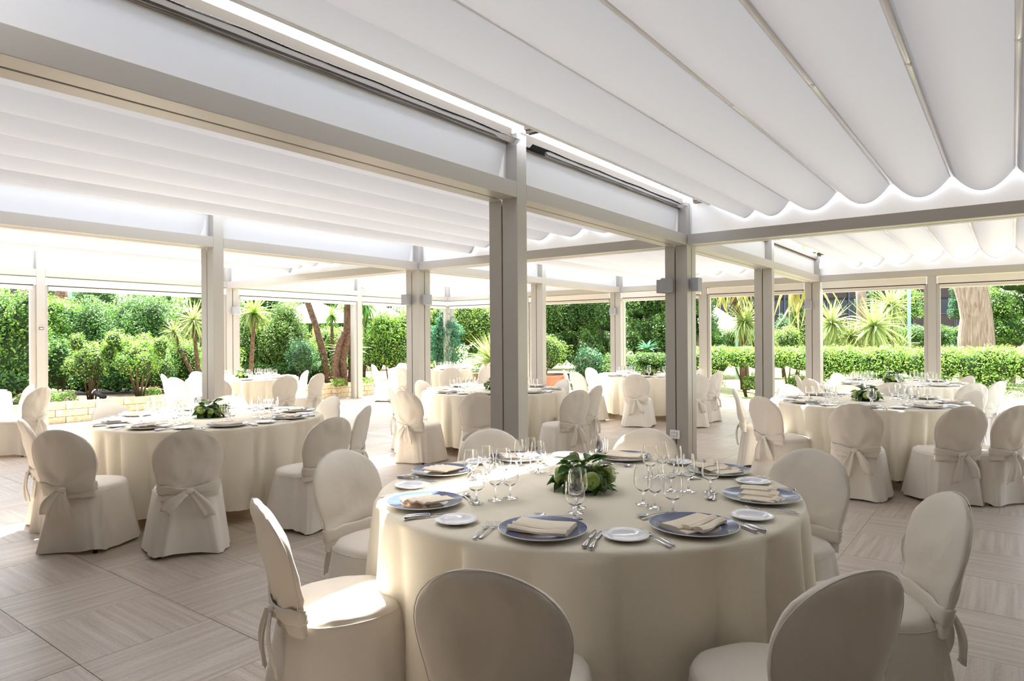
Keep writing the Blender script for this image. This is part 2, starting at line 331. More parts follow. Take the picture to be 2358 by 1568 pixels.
# awnings
def awning(xs, y0, y1, label, sag=.215, n=16, low=2.872):
    zh = [3.11, 2.985, 3.035, 3.065]+[3.075]*20
    xm = (xs[0]+xs[-1])/2
    e = empty('awning', (xm, y0, 0), label=label, cat='awning', group='scalloped roof awnings')
    L = y1-y0
    for i in range(len(xs)-1):
        a, b = xs[i]-xm, xs[i+1]-xm; wd = b-a; sg = min(sag, .19*(1.0 if wd > .3 else 1.0)); pts = []
        za, zb_ = zh[i], zh[i+1]
        for k in range(n+1):
            t = k/n
            if i == 0: z = (za+(low-za)*(t/.76)**.93) if t < .76 else low+(zb_-low)*((t-.76)/.24)**1.7
            else: z = za+(zb_-za)*t-(sg-(3.075-(za+zb_)/2)*.7)*(1-(2*t-1)**2)**1.05
            pts.append((a+wd*t, z-.012))
        ny = 24; V = []
        for j in range(ny+1):
            yy = L*j/ny; en = min(yy, L-yy); lift = .006*math.exp(-en/.08)
            for k, (x, z) in enumerate(pts): V.append((x, yy, z+lift*math.sin(PI*k/n)+.003*noise.noise(Vector((x*4+xm, yy*1.3+y0, i)))))
        F = grid_faces(ny+1, n+1, False)
        me = mesh('fabric_bay', V, F, CANO, True); link('fabric_bay', me, e)
    for i, x in enumerate(xs):
        zr = zh[i]; r = MB().tube([(x-xm, .0, zr-.020), (x-xm, L, zr-.020)], .023, 12); r.obj('rod', RODM, e, smooth=True)
        if 0 < i < 30: MB().tube([(x-xm, L*.52, zr-.020), (x-xm, L*.52+.05, zr-.020)], .0245, 12).obj('rod_joint', RODM, e, smooth=True)
    return e
def rods(a, b, first):
    xs = [a]+[a+f for f in first]; n = round((b-xs[-1])/.5)
    return xs+[xs[-1]+(b-xs[-1])*(k+1)/n for k in range(n)]
b0 = [-2.88, -2.33, -1.954, -1.475, -.976, -.464, .034, .53, 1.06]
b1 = rods(-6.98, -3.50, (.5, .88)); b2 = rods(-11.55, -8.06, (.5, .88))
nm = {0: 'over the near row', 1: 'over the far row'}
for j, (ya, yb) in enumerate(((.66, 7.76), (8.09, 14.69))):
    for xs, s in ((b0, 'right'), (b1, 'centre'), (b2, 'left')):
        awning(xs, ya, yb, f'off white scalloped fabric awning at the {s} {nm[j]} of the room', low=2.872 if s == 'right' else 2.80)
# clear strip and brackets beside the gutter over the front table
for ya, yb, lb in ((.70, 4.24, 'nearer'), (4.40, 7.68, 'farther')):
    V = []; 
    for j in range(13):
        for k in range(7):
            t = k/6; V.append((-3.19+.11*t, ya+(yb-ya)*j/12, 3.062-.028*math.sin(PI*t)+.004*math.sin(j*2.1+k)))
    o = link('clear_strip', mesh('clear_strip', V, grid_faces(13, 7, False), CLEAR, True)); tag(o, f'{lb} strip of clear plastic under the dark gutter by the bright gap', 'strip')
    o.modifiers.new('s', 'SOLIDIFY').thickness = .002
for y in (4.255, 7.701):
    o = MB().box((-3.06, y-.0, 3.135), (-2.78, y+.10, 3.17)).box((-3.06, y+.02, 3.11), (-2.80, y+.035, 3.14)).box((-3.06, y+.06, 3.11), (-2.80, y+.075, 3.14)).obj('awning_bracket', DARK)
    tag(o, 'dark awning bracket on top of the '+('tall middle post' if y < 5 else 'switch post'), 'bracket')
# wall lamps, switch, plates
def lamp(p, ax, label, grp='cube wall lamps on the posts'):
    e = empty('wall_lamp', p, 0 if ax == 'y' else PI/2, label, 'lamp', grp)   # local -y points away from the post face
    MB().box((-.065, -.115, 0), (.065, -.035, .165), bev=.002).obj('lamp_body', GREYL, e)
    MB().box((-.05, -.036, .02), (.05, -.001, .145), bev=.002).obj('mount', GREYL, e)
    MB().box((-.052, -.105, -.002), (.052, -.045, .0)).obj('diffuser', WPLAS, e)
lamp((-3.131-.225, 7.701, 2.055), 'y', 'grey cube lamp on the switch post, the middle one of three')
lamp((-3.131-.285, 7.701+.065, 2.05), 'x2', 'smaller looking grey cube lamp on the left side of the switch post')
lamp((-3.131, 7.701+.115, 2.055), 'x', 'grey cube lamp on the right side of the switch post')
lamp((-7.647-.215, 7.701, 2.055), 'y', 'grey cube lamp on the left of the two lamp post'); lamp((-7.647, 7.701+.125, 2.055), 'x', 'grey cube lamp on the right of the two lamp post')
lamp((-13.325, 7.701+.17, 2.05), 'x', 'pale cube lamp on the garden side post left of the palm')
lamp((-7.647-.18, 14.62, 2.065), 'y', 'pale cube lamp on the post before the dark trees'); lamp((-3.131-.21, 14.62, 2.065), 'y', 'grey cube lamp on the far right corner post')
for o in bpy.data.objects:
    if o.name.startswith('wall_lamp') and 'smaller looking' in o.get('label', ''): o.rotation_euler = (0, 0, -PI/2)
e = empty('light_switch', (-3.293, 7.70, .27), label='white double light switch low on the switch post', cat='switch')
MB().box((-.06, -.035, 0), (.06, -.0005, .105), bev=.008).obj('housing', WPLAS, e)
MB().box((-.035, -.039, .03), (.035, -.034, .078)).obj('frame', mat('grey switch frame', (90, 90, 100), .5), e)
MB().box((-.032, -.043, .033), (-.0015, -.036, .075), bev=.002).obj('rocker', WPLAS, e); MB().box((.0015, -.043, .033), (.032, -.036, .075), bev=.002).obj('rocker', WPLAS, e)
e = empty('wall_plate', (-13.325, 4.32, 1.70), label='small dark plate on the leftmost garden side post', cat='plate')
MB().box((0, -.032, 0), (.012, .032, .045), bev=.002).obj('plate', mat('brown grey plate', (92, 84, 78), .5), e); MB().box((.011, -.022, .014), (.015, .022, .030)).obj('bar', WPLAS, e)
e = empty('cable_box', (-3.13, 14.60, 2.87), label='small white cable box high on the far right corner post', cat='box')
MB().box((.002, -.05, 0), (.06, .0, .11), bev=.004).obj('housing', WPLAS, e); MB().tube([(.02, -.02, .11), (.02, -.02, .22)], .006).tube([(.03, -.02, 0), (.026, -.015, -.05), (.03, -.02, -.1)], .005).obj('cable', WPLAS, e)
# building around the camera; left wall, rear ceiling added to cut the light
for nme, a, b in (('wall_rear', (-14, -2.75, -.03), (4.0, -2.55, 3.6)), ('wall_right', (3.45, -2.55, -.03), (3.65, 7.9, 3.6)), ('ceiling', (1.5, .34, 3.2), (3.5, 7.9, 3.35)), ('ceiling_rear_added', (-14.2, -2.6, 3.2), (3.5, .33, 3.35)), ('wall_left_added', (-14.15, -2.55, -.03), (-13.98, .30, 3.2))):
    tag(MB().box(a, b).obj(nme, PLAST), kind='structure')
# ------------------------------------------------------------------ chairs
def sstep(t): t = max(0, min(1, t)); return t*t*(3-2*t)
def chair_proto(seed, bow, kind):
    r = random.Random(seed); ph = [r.uniform(0, 6.28) for _ in range(8)]
    root = empty('covered_chair', (0, 0, 0))
    W = .229
    def wid(z):
        if z > .69: return W*math.sqrt(max(0, 1-((z-.69)/.2)**2))
        return W-(W-.196)*sstep((.69-z)/.22)
    def cy(z): return -.212-.108*max(0, (z-.42)/.47)**1.2
    zs = [.40, .43, .455, .47, .485, .50, .52, .545, .57, .60, .635, .67, .70, .73, .76, .785, .81, .83, .845, .858, .868, .876, .882, .8865, .889, .89]
    n = 56; V = []
    for z in zs:
        w_ = max(.004, wid(z)); th = .030 if z < .8 else .030*max(.12, math.sqrt(max(0, 1-((z-.8)/.0905)**2)))
        for k in range(n):
            a = 2*PI*k/n; c, s = math.cos(a), math.sin(a); ex = 2/2.6
            x = w_*math.copysign(abs(c)**ex, c); y = th*math.copysign(abs(s)**ex, s)
            yy = cy(z)+y+.035*(x/.23)**2
            d = math.hypot(x, z-.46); fa = math.atan2(z-.46, x)
            rid = lambda q: 1-2*abs(math.sin(q))**.7
            if s < .2:    # outer face: gathers towards the knot and small puckers along the top seam
                yy += .010*rid(fa*4.5+ph[0])*math.exp(-((d-.10)/.09)**2)+.009*rid(fa*2.5+ph[5]+z*3)*math.exp(-((d-.2)/.12)**2)
                yy += .006*math.sin(x*60+ph[1]+z*20)*math.exp(-((z-.815)/.04)**2)+.012*noise.noise(Vector((x*5+seed+z*3, z*6, 0)))+.005*noise.noise(Vector((x*14+seed, z*9, 5)))
            else: yy += .010*noise.noise(Vector((x*4+seed+z*5, z*7-x*4, 3)))+.006*rid(z*30+x*6+ph[2])*math.exp(-((z-.53)/.06)**2)+.004*noise.noise(Vector((x*14, z*12+seed, 7)))
            V.append((x, yy, z))
    F = grid_faces(len(zs), n); F.append(tuple((len(zs)-1)*n+k for k in range(n)))
    link('back_cover', mesh('back_cover', V, F, CHAIRC, True), root)
    # piping along the seam of the back
    pts = []
    for k in range(29):
        z = .50+(.8895-.50)*math.sin(PI/2*min(1, k/14)) if k <= 14 else .50+(.8895-.50)*math.sin(PI/2*min(1, (28-k)/14))
        x = wid(z)*(-1 if k < 14 else 1) if k != 14 else 0
        pts.append((x*1.002, cy(z)-.012+.035*(x/.23)**2, z+.001))
    MB().tube(pts, .0016, 5).obj('piping', CHAIRC, root, smooth=True)
    # seat and skirt: one continuous cloth
    n = 88; rows = []
    def outline(a, b0, b1, sx, ex):
        c, s = math.cos(a), math.sin(a); e_ = 2/ex
        return sx*math.copysign(abs(c)**e_, c), (b1 if s > 0 else b0)*math.copysign(abs(s)**e_, s)
    for t, z in ((.02, .482), (.3, .481), (.55, .477), (.75, .471), (.9, .463), (.97, .455), (1.0, .444)):
        rows.append([(outline(2*PI*k/n, .205, .245, .222, 2.5)[0]*t, outline(2*PI*k/n, .205, .245, .222, 2.5)[1]*t+.005, z+.003*noise.noise(Vector((k*.2, t*4, seed)))) for k in range(n)])
    fold = lambda a: sum((1-2*abs(math.sin(a*m/2+ph[i]))**.8)*c for i, (m, c) in enumerate(((3, .4), (6, .5), (9, .5), (14, .25))))
    for z in (.425, .40, .36, .31, .25, .19, .13, .08, .04, .010):
        k_ = (.45-z)/.43; row = []
        for k in range(n):
            a = 2*PI*k/n; x, y = outline(a, .232*(1 if True else 0)+.035*k_+(.02*k_ if bow != 2 else .0), .245+.045*k_, .224+.060*k_, 2.5+1.6*k_)
            d = math.hypot(x, y); m_ = 1+(.034*k_**.8+.002)*fold(a)/max(d, .1)*.8+.012*k_*math.exp(-((a-PI*1.25)/.2)**2)+.02*k_*math.exp(-((a-PI*1.75)/.16)**2)
            zz = z+(.010*math.sin(a*2+ph[6])+.008*math.sin(a*5+ph[3])+.008)*k_**3
            row.append((x*m_, y*m_+.005, max(.006, zz)))
        rows.append(row)
    V = [p for r_ in rows for p in r_]; F = grid_faces(len(rows), n, flip=True); F.append(tuple(range(n)))
    link('seat_skirt', mesh('seat_skirt', V, F, CHAIRC, True), root)
    # seam round the seat
    rw = rows[7]; MB().tube([Vector(rw[k])*1.0+Vector((rw[k][0]*.008, rw[k][1]*.008, .002)) for k in list(range(0, n, 2))+[0]], .0014, 5).obj('seat_seam', CHAIRC, root, smooth=True)
    # sash
    n2 = 60; V = []
    for off, dz in ((.002, -.030), (.010, -.020), (.006, -.007), (.012, .004), (.006, .016), (.010, .026), (.001, .034)):
        for k in range(n2):
            a = 2*PI*k/n2; c, s = math.cos(a), math.sin(a); ex = 2/2.6; pinch = math.exp(-(c/.35)**2) if s < 0 else 0
            z0 = .478-.022*(1-min(1, abs(c)))*(1 if s < 0 else -.2); z = z0+dz*(1-.3*pinch)+.003*math.sin(k*.9+ph[4])
            w_ = wid(z)+off; th = .032+off
            x = w_*math.copysign(abs(c)**ex, c); y = th*math.copysign(abs(s)**ex, s)
            V.append((x, cy(z)+y+.035*(x/.23)**2-(.006 if s < 0 else 0), z))
    link('sash', mesh('sash', V, grid_faces(7, n2), CHAIRC, True), root)
    yk = cy(.455)-.046
    kb = MB()
    for i in range(9):
        for k in range(12):
            t = -1+2*i/8; rr = math.sqrt(max(.05, 1-t*t*.75)); a = 2*PI*k/12
            kb.V.append((.032*t, yk+.018*rr*math.cos(a)*(1+.15*math.sin(k*3)), .455+.026*rr*math.sin(a)))
    kb.F += grid_faces(9, 12); kb.F += [tuple(range(12))[::-1], tuple(96+k for k in range(12))]; kb.mi = [0]*len(kb.F)
    kb.obj('knot', CHAIRC, root, smooth=True)
    def tail(side, ang, L, w0, w1, tw):
        V = []; m_ = 12
        for j in range(m_+1):
            t = j/m_; cx_ = side*.02+side*math.sin(ang)*L*t*(1-.25*t); cz = .45-math.cos(ang)*L*t; cyy = yk-.012-.018*math.sin(PI*t)+.03*t*t*0; ww = (w0+(w1-w0)*sstep(t*1.4))/2
            for k in range(5):
                u = (k/4-.5)*2; zz = cz+(u*ww*math.sin(ang)*side)-(.028*u*side if j == m_ else 0)
                V.append((cx_+u*ww*math.cos(ang), cyy+.010*math.cos(u*3+tw)*(1-.4*t), zz))
        o = link('bow_tail', mesh('bow_tail', V, grid_faces(m_+1, 5, False), CHAIRC, True), root); md = o.modifiers.new('s', 'SOLIDIFY'); md.thickness = .003
    if bow == 0: tail(-1, 1.02, .22, .045, .085, .4); tail(1, .72, .23, .045, .085, 1.2)
    elif bow == 1: tail(-1, .30, .25, .04, .08, .4); tail(1, .56, .23, .04, .078, 2)
    else: tail(-1, .70, .21, .045, .085, .8); tail(1, .16, .18, .05, .115, 0)
    for sx in (-1, 1):
        for y, in ((-.21,), (.2,)):
            lg = MB().tube([(sx*.135, y*.66, .40), (sx*.19, y*.93, .018)], .0105, 8).obj('leg', LEGM, root, smooth=True)
            MB().tube([(sx*.1902, y*.931, .02), (sx*.1905, y*.933, 0)], .013, 10).obj('rubber_foot', RUB, lg)
    return root
protos = [chair_proto(3, 0, 0), chair_proto(11, 1, 0), chair_proto(23, 2, 0)]
used = [False]*3
CEN = {'T1': (-1.66, 2.79), 'T2': (-6.02, 3.32), 'T3': (-5.85, 7.38), 'T4': (-1.31, 8.33), 'T5': (-1.47, 11.75), 'T6': (-5.62, 11.9), 'T7': (-11.35, 11.8), 'T8': (-11.74, 7.12), 'T9': (-11.8, 2.4)}
TN = {'T1': 'front table', 'T2': 'left table', 'T3': 'table behind the tall middle post', 'T4': 'right table', 'T5': 'farthest right table', 'T6': 'table left of the switch post', 'T7': 'far corner table', 'T8': 'back left table', 'T9': 'table cut by the left edge'}
# table, back-top x, y, bow kind, label, turn away from the table centre (degrees)
CH_ = [
('T1', -2.32, 1.46, 1, 'cream covered chair seen edge on at the front left, sun on its seat', 4),
('T1', -2.98, 2.38, 1, 'cream covered chair facing right at the left of the front table', -16),
('T1', -1.13, 1.37, 0, 'large cream chair back in the bottom centre of the picture', 0),
('T1', -.32, 1.94, 0, 'large dim cream chair back in the bottom right corner', 0),
('T1', -.18, 3.10, 2, 'cream covered chair turned sideways at the right edge of the front table', 16),
('T1', -.87, 3.88, 1, 'cream covered chair facing the camera at the right behind the front table', 22),
('T1', -2.84, 3.52, 0, 'cream chair top showing behind the left glasses of the front table', 0),
('T1', -1.97, 4.14, 0, 'cream chair top with a small sunlit patch beside the switch post', 0),
('T2', -5.30, 1.805, 2, 'cream covered chair with a sideways bow, front left of the left table', 8),
('T2', -4.52, 2.335, 0, 'cream covered chair squarely from behind with a wide bow, at the left table', 8),
('T2', -6.30, 1.90, 1, 'sunlit cream chair beside the left edge, its bow at the left', 0),
('T2', -7.23, 2.91, 1, 'pale chair top showing over the far left rim of the left table', 0),
('T2', -4.28, 3.36, 1, 'cream covered chair turned sideways at the right of the left table', 0),
('T2', -4.78, 4.15, 1, 'narrow edge on cream chair right of the left table', 0),
('T2', -5.88, 4.61, 0, 'pale cream chair facing the camera at the far right of the left table', 0),
('T2', -6.93, 4.02, 0, 'cream chair mostly hidden behind the left post at the left table', 0),
('T9', -11.18, 3.50, 0, 'bright chair beyond the table cut by the left edge', 0),
('T9', -10.35, 3.36, 1, 'cream chair with a bow standing before the leftmost garden post', 0),
('T3', -7.07, 7.14, 1, 'sunlit white chair facing right, left of the table behind the middle post', 0),
('T3', -4.84, 5.80, 0, 'cream chair seen from behind just left of the tall middle post', 0),
('T3', -5.80, 5.58, 2, 'cream chair facing right with its seat before the table behind the middle post', 5),
('T3', -6.68, 6.17, 1, 'glaring white chair on the sunlit floor left of the middle post', 0),
('T3', -4.09, 6.76, 1, 'cream chair with long bow tails right of the tall middle post', 0),
('T3', -4.28, 7.56, 1, 'edge on cream chair right of the tall middle post', 0),
('T3', -5.33, 8.40, 0, 'pale chair facing the camera right of the tall middle post', 0),
('T6', -5.03, 10.12, 1, 'cream chair from behind with a drooping bow, left of the switch post', 0),
('T6', -7.03, 12.04, 1, 'bright chair touching the left rim of the table left of the switch post', 0),
('T6', -6.30, 10.30, 1, 'white chair facing right between two tables left of the switch post', 0),
('T6', -6.97, 10.97, 1, 'small white chair just right of the terracotta planter', 0),
('T6', -4.88, 12.64, 0, 'pale chair top directly right of the switch post', 0),
('T6', -4.13, 10.63, 1, 'cream chair half hidden by the switch post on its right', 0),
('T6', -4.15, 11.61, 1, 'edge on cream chair with its seat to the left, right of the switch post', 0),
('T4', -2.66, 7.95, 1, 'leftmost chair of the right table, leaning edge on', 0),
('T4', -2.09, 7.04, 1, 'cream chair with a sunlit right rim at the right table', 0),
('T4', -1.15, 6.69, 1, 'cream chair squarely from behind with tied bow at the right table', 0),
('T4', -.325, 7.0, 1, 'brownish shaded chair with bow at the right of the right table', 0),
('T4', .05, 7.32, 1, 'chair cut by the right edge beside the right table', 0),
('T4', -.325, 9.0, 0, 'pale chair facing left beyond the right rim of the right table', 0),
('T4', -2.32, 8.95, 0, 'pale chair top beyond the left rim of the right table', 0),
('T4', -1.17, 9.42, 0, 'low chair top right of the flowers of the right table', 0),
('T5', -.385, 10.45, 0, 'middle one of three chairs stepped back at the right edge', 0),
('T5', -1.27, 10.1, 0, 'cream chair top from behind right of the flowers of the right table', 0),
('T5', -2.37, 12.2, 0, 'chair top just right of the far right corner post', 0),
('T5', -2.77, 11.29, 1, 'narrow chair left of the far right corner post', 0),
('T5', -2.39, 10.4, 0, 'small cream chair before the far right corner post', 0),
('T5', -.52, 12.33, 0, 'farthest of three chairs stepped back at the right edge', 0),
('T5', -.13, 11.10, 1, 'edge on cream chair before the hedge near the right edge', 0),
('T7', -12.49, 10.99, 1, 'white chair left of the two lamp post at the far corner table', 0),
('T7', -12.51, 11.98, 0, 'white chair top beyond the far corner table, left of the two lamp post', 0),
('T7', -9.6, 10.63, 0, 'cream chair from behind right of the two lamp post', 0),
('T7', -10.4, 9.93, 0, 'cream chair from behind partly covered by the two lamp post', 0),
('T7', -10.40, 12.69, 1, 'white chair left of the tall middle post, beside the spiky plant', 0),
('T7', -9.64, 11.91, 1, 'pale chair touching the left edge of the tall middle post', 0),
('T8', -12.49, 5.95, 1, 'left one of a white chair pair before the low wall', 0),
('T8', -11.19, 5.52, 0, 'right one of a white chair pair before the low wall', 0),
('T8', -9.9, 6.80, 0, 'cream chair from behind at the right of the back left table', 0),
('T8', -11.3, 8.22, 0, 'white chair facing the camera at the right of the back left table', 0),
('T8', -10.1, 7.63, 1, 'edge on chair right of the back left table before the low wall', 0),
('T8', -12.95, 6.83, 0, 'white chair top beyond the back left table, left of the left post', 0),
('T8', -10.2, 5.7, 0, 'cream chair hidden behind the left post at the back left table', 0)]
for t, x, y, k, lab, turn in CH_:
    c = Vector(CEN[t]); d = (c-Vector((x, y))).normalized(); an = math.atan2(d.y, d.x)-PI/2+math.radians(turn)
    o = protos[k] if not used[k] else dup(protos[k]); used[k] = True
    fwd = Vector((-math.sin(an), math.cos(an)))
    p = Vector((x, y))+fwd*.315
    o.location = (p.x, p.y, 0); o.rotation_euler = (0, 0, an); s = R.uniform(.985, 1.015); o.scale = (s, s, 1)
    tag(o, lab, 'chair', 'cream covered banquet chairs round the '+TN[t])

# ------------------------------------------------------------------ tables
ZTAB = .78
def cloth(name, seed, rad, nf, hem=.10, name_t=''):
    r = random.Random(seed); n = 300; V = []; ph = [r.uniform(0, 6.28) for _ in range(6)]
    nv = nf; cut = sorted((k+r.uniform(-.28, .28))*2*PI/nv for k in range(nv)); amp = [r.uniform(.45, 1.15) for _ in range(nv)]; shp = [r.uniform(.45, .9) for _ in range(nv)]
    def f(a):
        a %= 2*PI; k = sum(1 for c in cut if c <= a)-1; c0 = cut[k] if k >= 0 else cut[-1]-2*PI; c1 = cut[(k+1) % nv]+(2*PI if k == nv-1 else 0)
        t = (a-c0)/(c1-c0); t = t**(1+.5*math.sin(k*2.3)); sk = amp[k]; return sk*abs(math.sin(PI*t))**shp[k]
    rows = [(0.02, 0, 0), (.25, 0, 0), (.5, 0, 0), (.75, 0, 0), (.9, 0, 0), (.965, 0, 0), (.985, -.002, 0), (.996, -.007, 0), (1.0, -.016, 0)]
    zz = [-.03, -.05, -.08, -.12, -.17, -.23, -.30, -.37, -.44, -.51, -.57, -.62, -(ZTAB-hem)+.02, -(ZTAB-hem)]
    for t, z, q in rows:
        for k in range(n):
            a_ = 2*PI*k/n; V.append((rad*t*math.cos(a_), rad*t*math.sin(a_), ZTAB+z+.0012*noise.noise(Vector((math.cos(a_)*t*5, math.sin(a_)*t*5, seed)))))
    for z in zz:
        kq = min(1, (-z)/.68); g = kq**.6
        for k in range(n):
            a_ = 2*PI*k/n; rr = rad*(1.002+.015*kq)+g*((.105 if name_t != 'T1' else .12)*(f(a_+.035*kq*math.sin(a_*3+ph[0]))-.55)+.004*math.sin(a_*29+ph[1])*kq+.010*math.sin(a_*5+ph[3]))
            z_ = ZTAB+z+(.012*math.sin(a_*4+ph[2])+.005*abs(math.sin(a_*nf*1.7)))*kq**3
            V.append((rr*math.cos(a_), rr*math.sin(a_), z_))
    F = grid_faces(len(rows)+len(zz), n, flip=True); F.append(tuple(range(n)))
    return mesh(name, V, F, CLOTH, True)
def charger_me():
    body = MB().lathe([(.0, .0), (.085, .0), (.092, .004), (.12, .008), (.164, .020), (.1655, .0225), (.164, .024), (.1625, .0235)], 48).lathe([(.1, .0127), (.092, .0085), (.085, .006), (.0, .005)], 48)
    rim = MB().lathe([(.1625, .0237), (.13, .0165), (.108, .0137), (.1, .0128)], 48)
    return body.me('charger_plate', PORC, True), rim.me('rim_band', BLUE, True)
CH_B, CH_R = charger_me()
SIDE = MB().lathe([(.0, .0), (.045, .0), (.05, .004), (.083, .013), (.0845, .015), (.083, .0165), (.06, .0125), (.052, .0085), (.045, .006), (.0, .005)], 40).me('side_plate', PORC, True)
def napkin_me(kind, seed):
    r = random.Random(seed); mb = MB()
    def fold(w_, d, h, ox, oy, oz, rz, wav):
        prof = [(-d/2, .0), (-d/2, h*.6), (-d/2+.008, h), (0, h*1.08), (d/2-.006, h*.9), (d/2, h*.5), (d/2-.002, 0)]; nx = 12; V = []
        for i in range(nx+1):
            t = i/nx; x = (t-.5)*w_
            for y, z in prof:
                y2 = y+wav*math.sin(t*5+seed)*(1 if y < 0 else .4); z2 = z*(1+.25*math.sin(t*6+seed*2))
                V.append((ox+x*math.cos(rz)-y2*math.sin(rz), oy+x*math.sin(rz)+y2*math.cos(rz), oz+z2))
        F = grid_faces(nx+1, len(prof), False); F += [tuple(range(len(prof))), tuple(nx*len(prof)+k for k in range(len(prof)))[::-1]]
        mb.add(V, F)
    if kind == 0:
        fold(.18, .115, .007, 0, .008, 0, 0, .003); fold(.178, .085, .008, 0, .022, .008, .01, .003); fold(.182, .030, .011, .001, -.016, .009, .02, .004); fold(.186, .030, .013, -.002, -.046, .004, .0, .005)
    elif kind == 1:
        fold(.19, .11, .006, 0, .008, 0, .05, .004); fold(.185, .07, .007, -.004, .022, .008, .08, .004); fold(.16, .032, .010, .012, -.014, .009, .13, .005); fold(.15, .032, .012, .022, -.046, .005, .17, .006)
    else:
        for i, o in enumerate((-.058, 0, .060)): fold(.066, .115, .006, o, .004+.006*i, .002+.007*i, -.20+.08*i, .002); fold(.064, .03, .010, o+.006, -.052+.008*i, .003+.007*i, -.2+.08*i, .002)
        fold(.17, .06, .005, 0, .0, 0, 0, .002)
    return autosmooth(mb.me('napkin', NAPK), 50)
NAP = [napkin_me(0, 1), napkin_me(1, 4), napkin_me(2, 2)]
def glass_me(kind):
    if kind == 'red': H, rb, zb, rr = .165, .041, .098, .034
    elif kind == 'white': H, rb, zb, rr = .175, .0315, .095, .025
    else: H, rb, zb, rr = .150, .040, .085, .035
    st = .052 if kind != 'white' else .062
    outer = [(.0, 0), (.031, 0), (.033, .0012), (.031, .003), (.012, .006), (.005, .012), (.0036, .03), (.0038, st-.008), (.007, st)]
    m = 9; out2 = []
    for i in range(1, m+1):
        t = i/m; z = st+(H-st)*t
        if z < zb: q = (z-st)/(zb-st); r_ = .007+(rb-.007)*math.sin(q*PI/2)**.8
        else: q = (z-zb)/(H-zb); r_ = rb+(rr-rb)*q*q
        out2.append((r_, z))
    th = .0011
    inner = [(max(.001, r_-th), z) for r_, z in out2][::-1]+[(.0035, st+.006), (.0, st+.005)]
    inner[0] = (inner[0][0], H)
    return autosmooth(MB().lathe(outer+out2+inner, 22).me({'red': 'wine_glass', 'white': 'flute_glass', 'water': 'water_glass'}[kind], GLASS, True), 60)
GL = {k: glass_me(k) for k in ('red', 'white', 'water')}
def ribbon(pts, ws, th=.0018, mb=None, ox=0):
    """flat bar along y: pts (y,z), half widths"""
    mb = mb or MB(); V = []
    for (y, z), w_ in zip(pts, ws):
        for sx, dz in ((-1, 0), (-.6, th), (.6, th), (1, 0), (.6, -th*.6), (-.6, -th*.6)): V.append((ox+sx*w_, y, z+dz))
    F = grid_faces(len(pts), 6, True); F += [tuple(range(6))[::-1], tuple((len(pts)-1)*6+k for k in range(6))]
    mb.add(V, F); return mb
def fork_me():
    mb = ribbon([(-.1, .004), (-.095, .005), (-.07, .007), (-.03, .010), (.02, .007), (.035, .005), (.05, .006)], [.003, .008, .0075, .004, .0032, .006, .0125])
    for i in range(4): ribbon([(.049, .006), (.06, .006), (.08, .009), (.098, .013)], [.0022, .0018, .0015, .0006], .0012, mb, (i-1.5)*.0067)
    return mb.me('fork', STEEL, True)
def knife_me():
    mb = MB().tube([(0, -.11, .006), (0, -.104, .007), (0, -.06, .008), (0, -.015, .007), (0, 0, .005)], [.004, .009, .0078, .006, .004], 8)
    ribbon([(-.002, .005), (.03, .005), (.08, .004), (.105, .003), (.115, .003)], [.005, .0085, .0085, .006, .001], .0012, mb)
    return mb.me('knife', STEEL, True)
def spoon_me():
    mb = ribbon([(-.1, .004), (-.095, .005), (-.07, .007), (-.03, .010), (.02, .007), (.045, .005)], [.003, .008, .0075, .004, .003, .004])
    V = [];
    for i in range(7):
        for k in range(14):
            t = i/6; a = 2*PI*k/14; V.append((.019*t*math.cos(a), .07+.029*t*math.sin(a), .002+.008*t*t))
    mb.add(V, grid_faces(7, 14)); 
    return mb.me('spoon', STEEL, True)
FK, KN, SP = fork_me(), knife_me(), spoon_me()
def place_name(d):
    """where a place setting lies on its table, seen from the camera"""
    ang = (math.degrees(math.atan2(d.y, d.x))-math.degrees(CTH)) % 360      # 0 = right, 90 = far
    return ('right', 'far right', 'farthest', 'far left', 'left', 'near left', 'nearest', 'near right')[int(((ang+22.5) % 360)//45)]
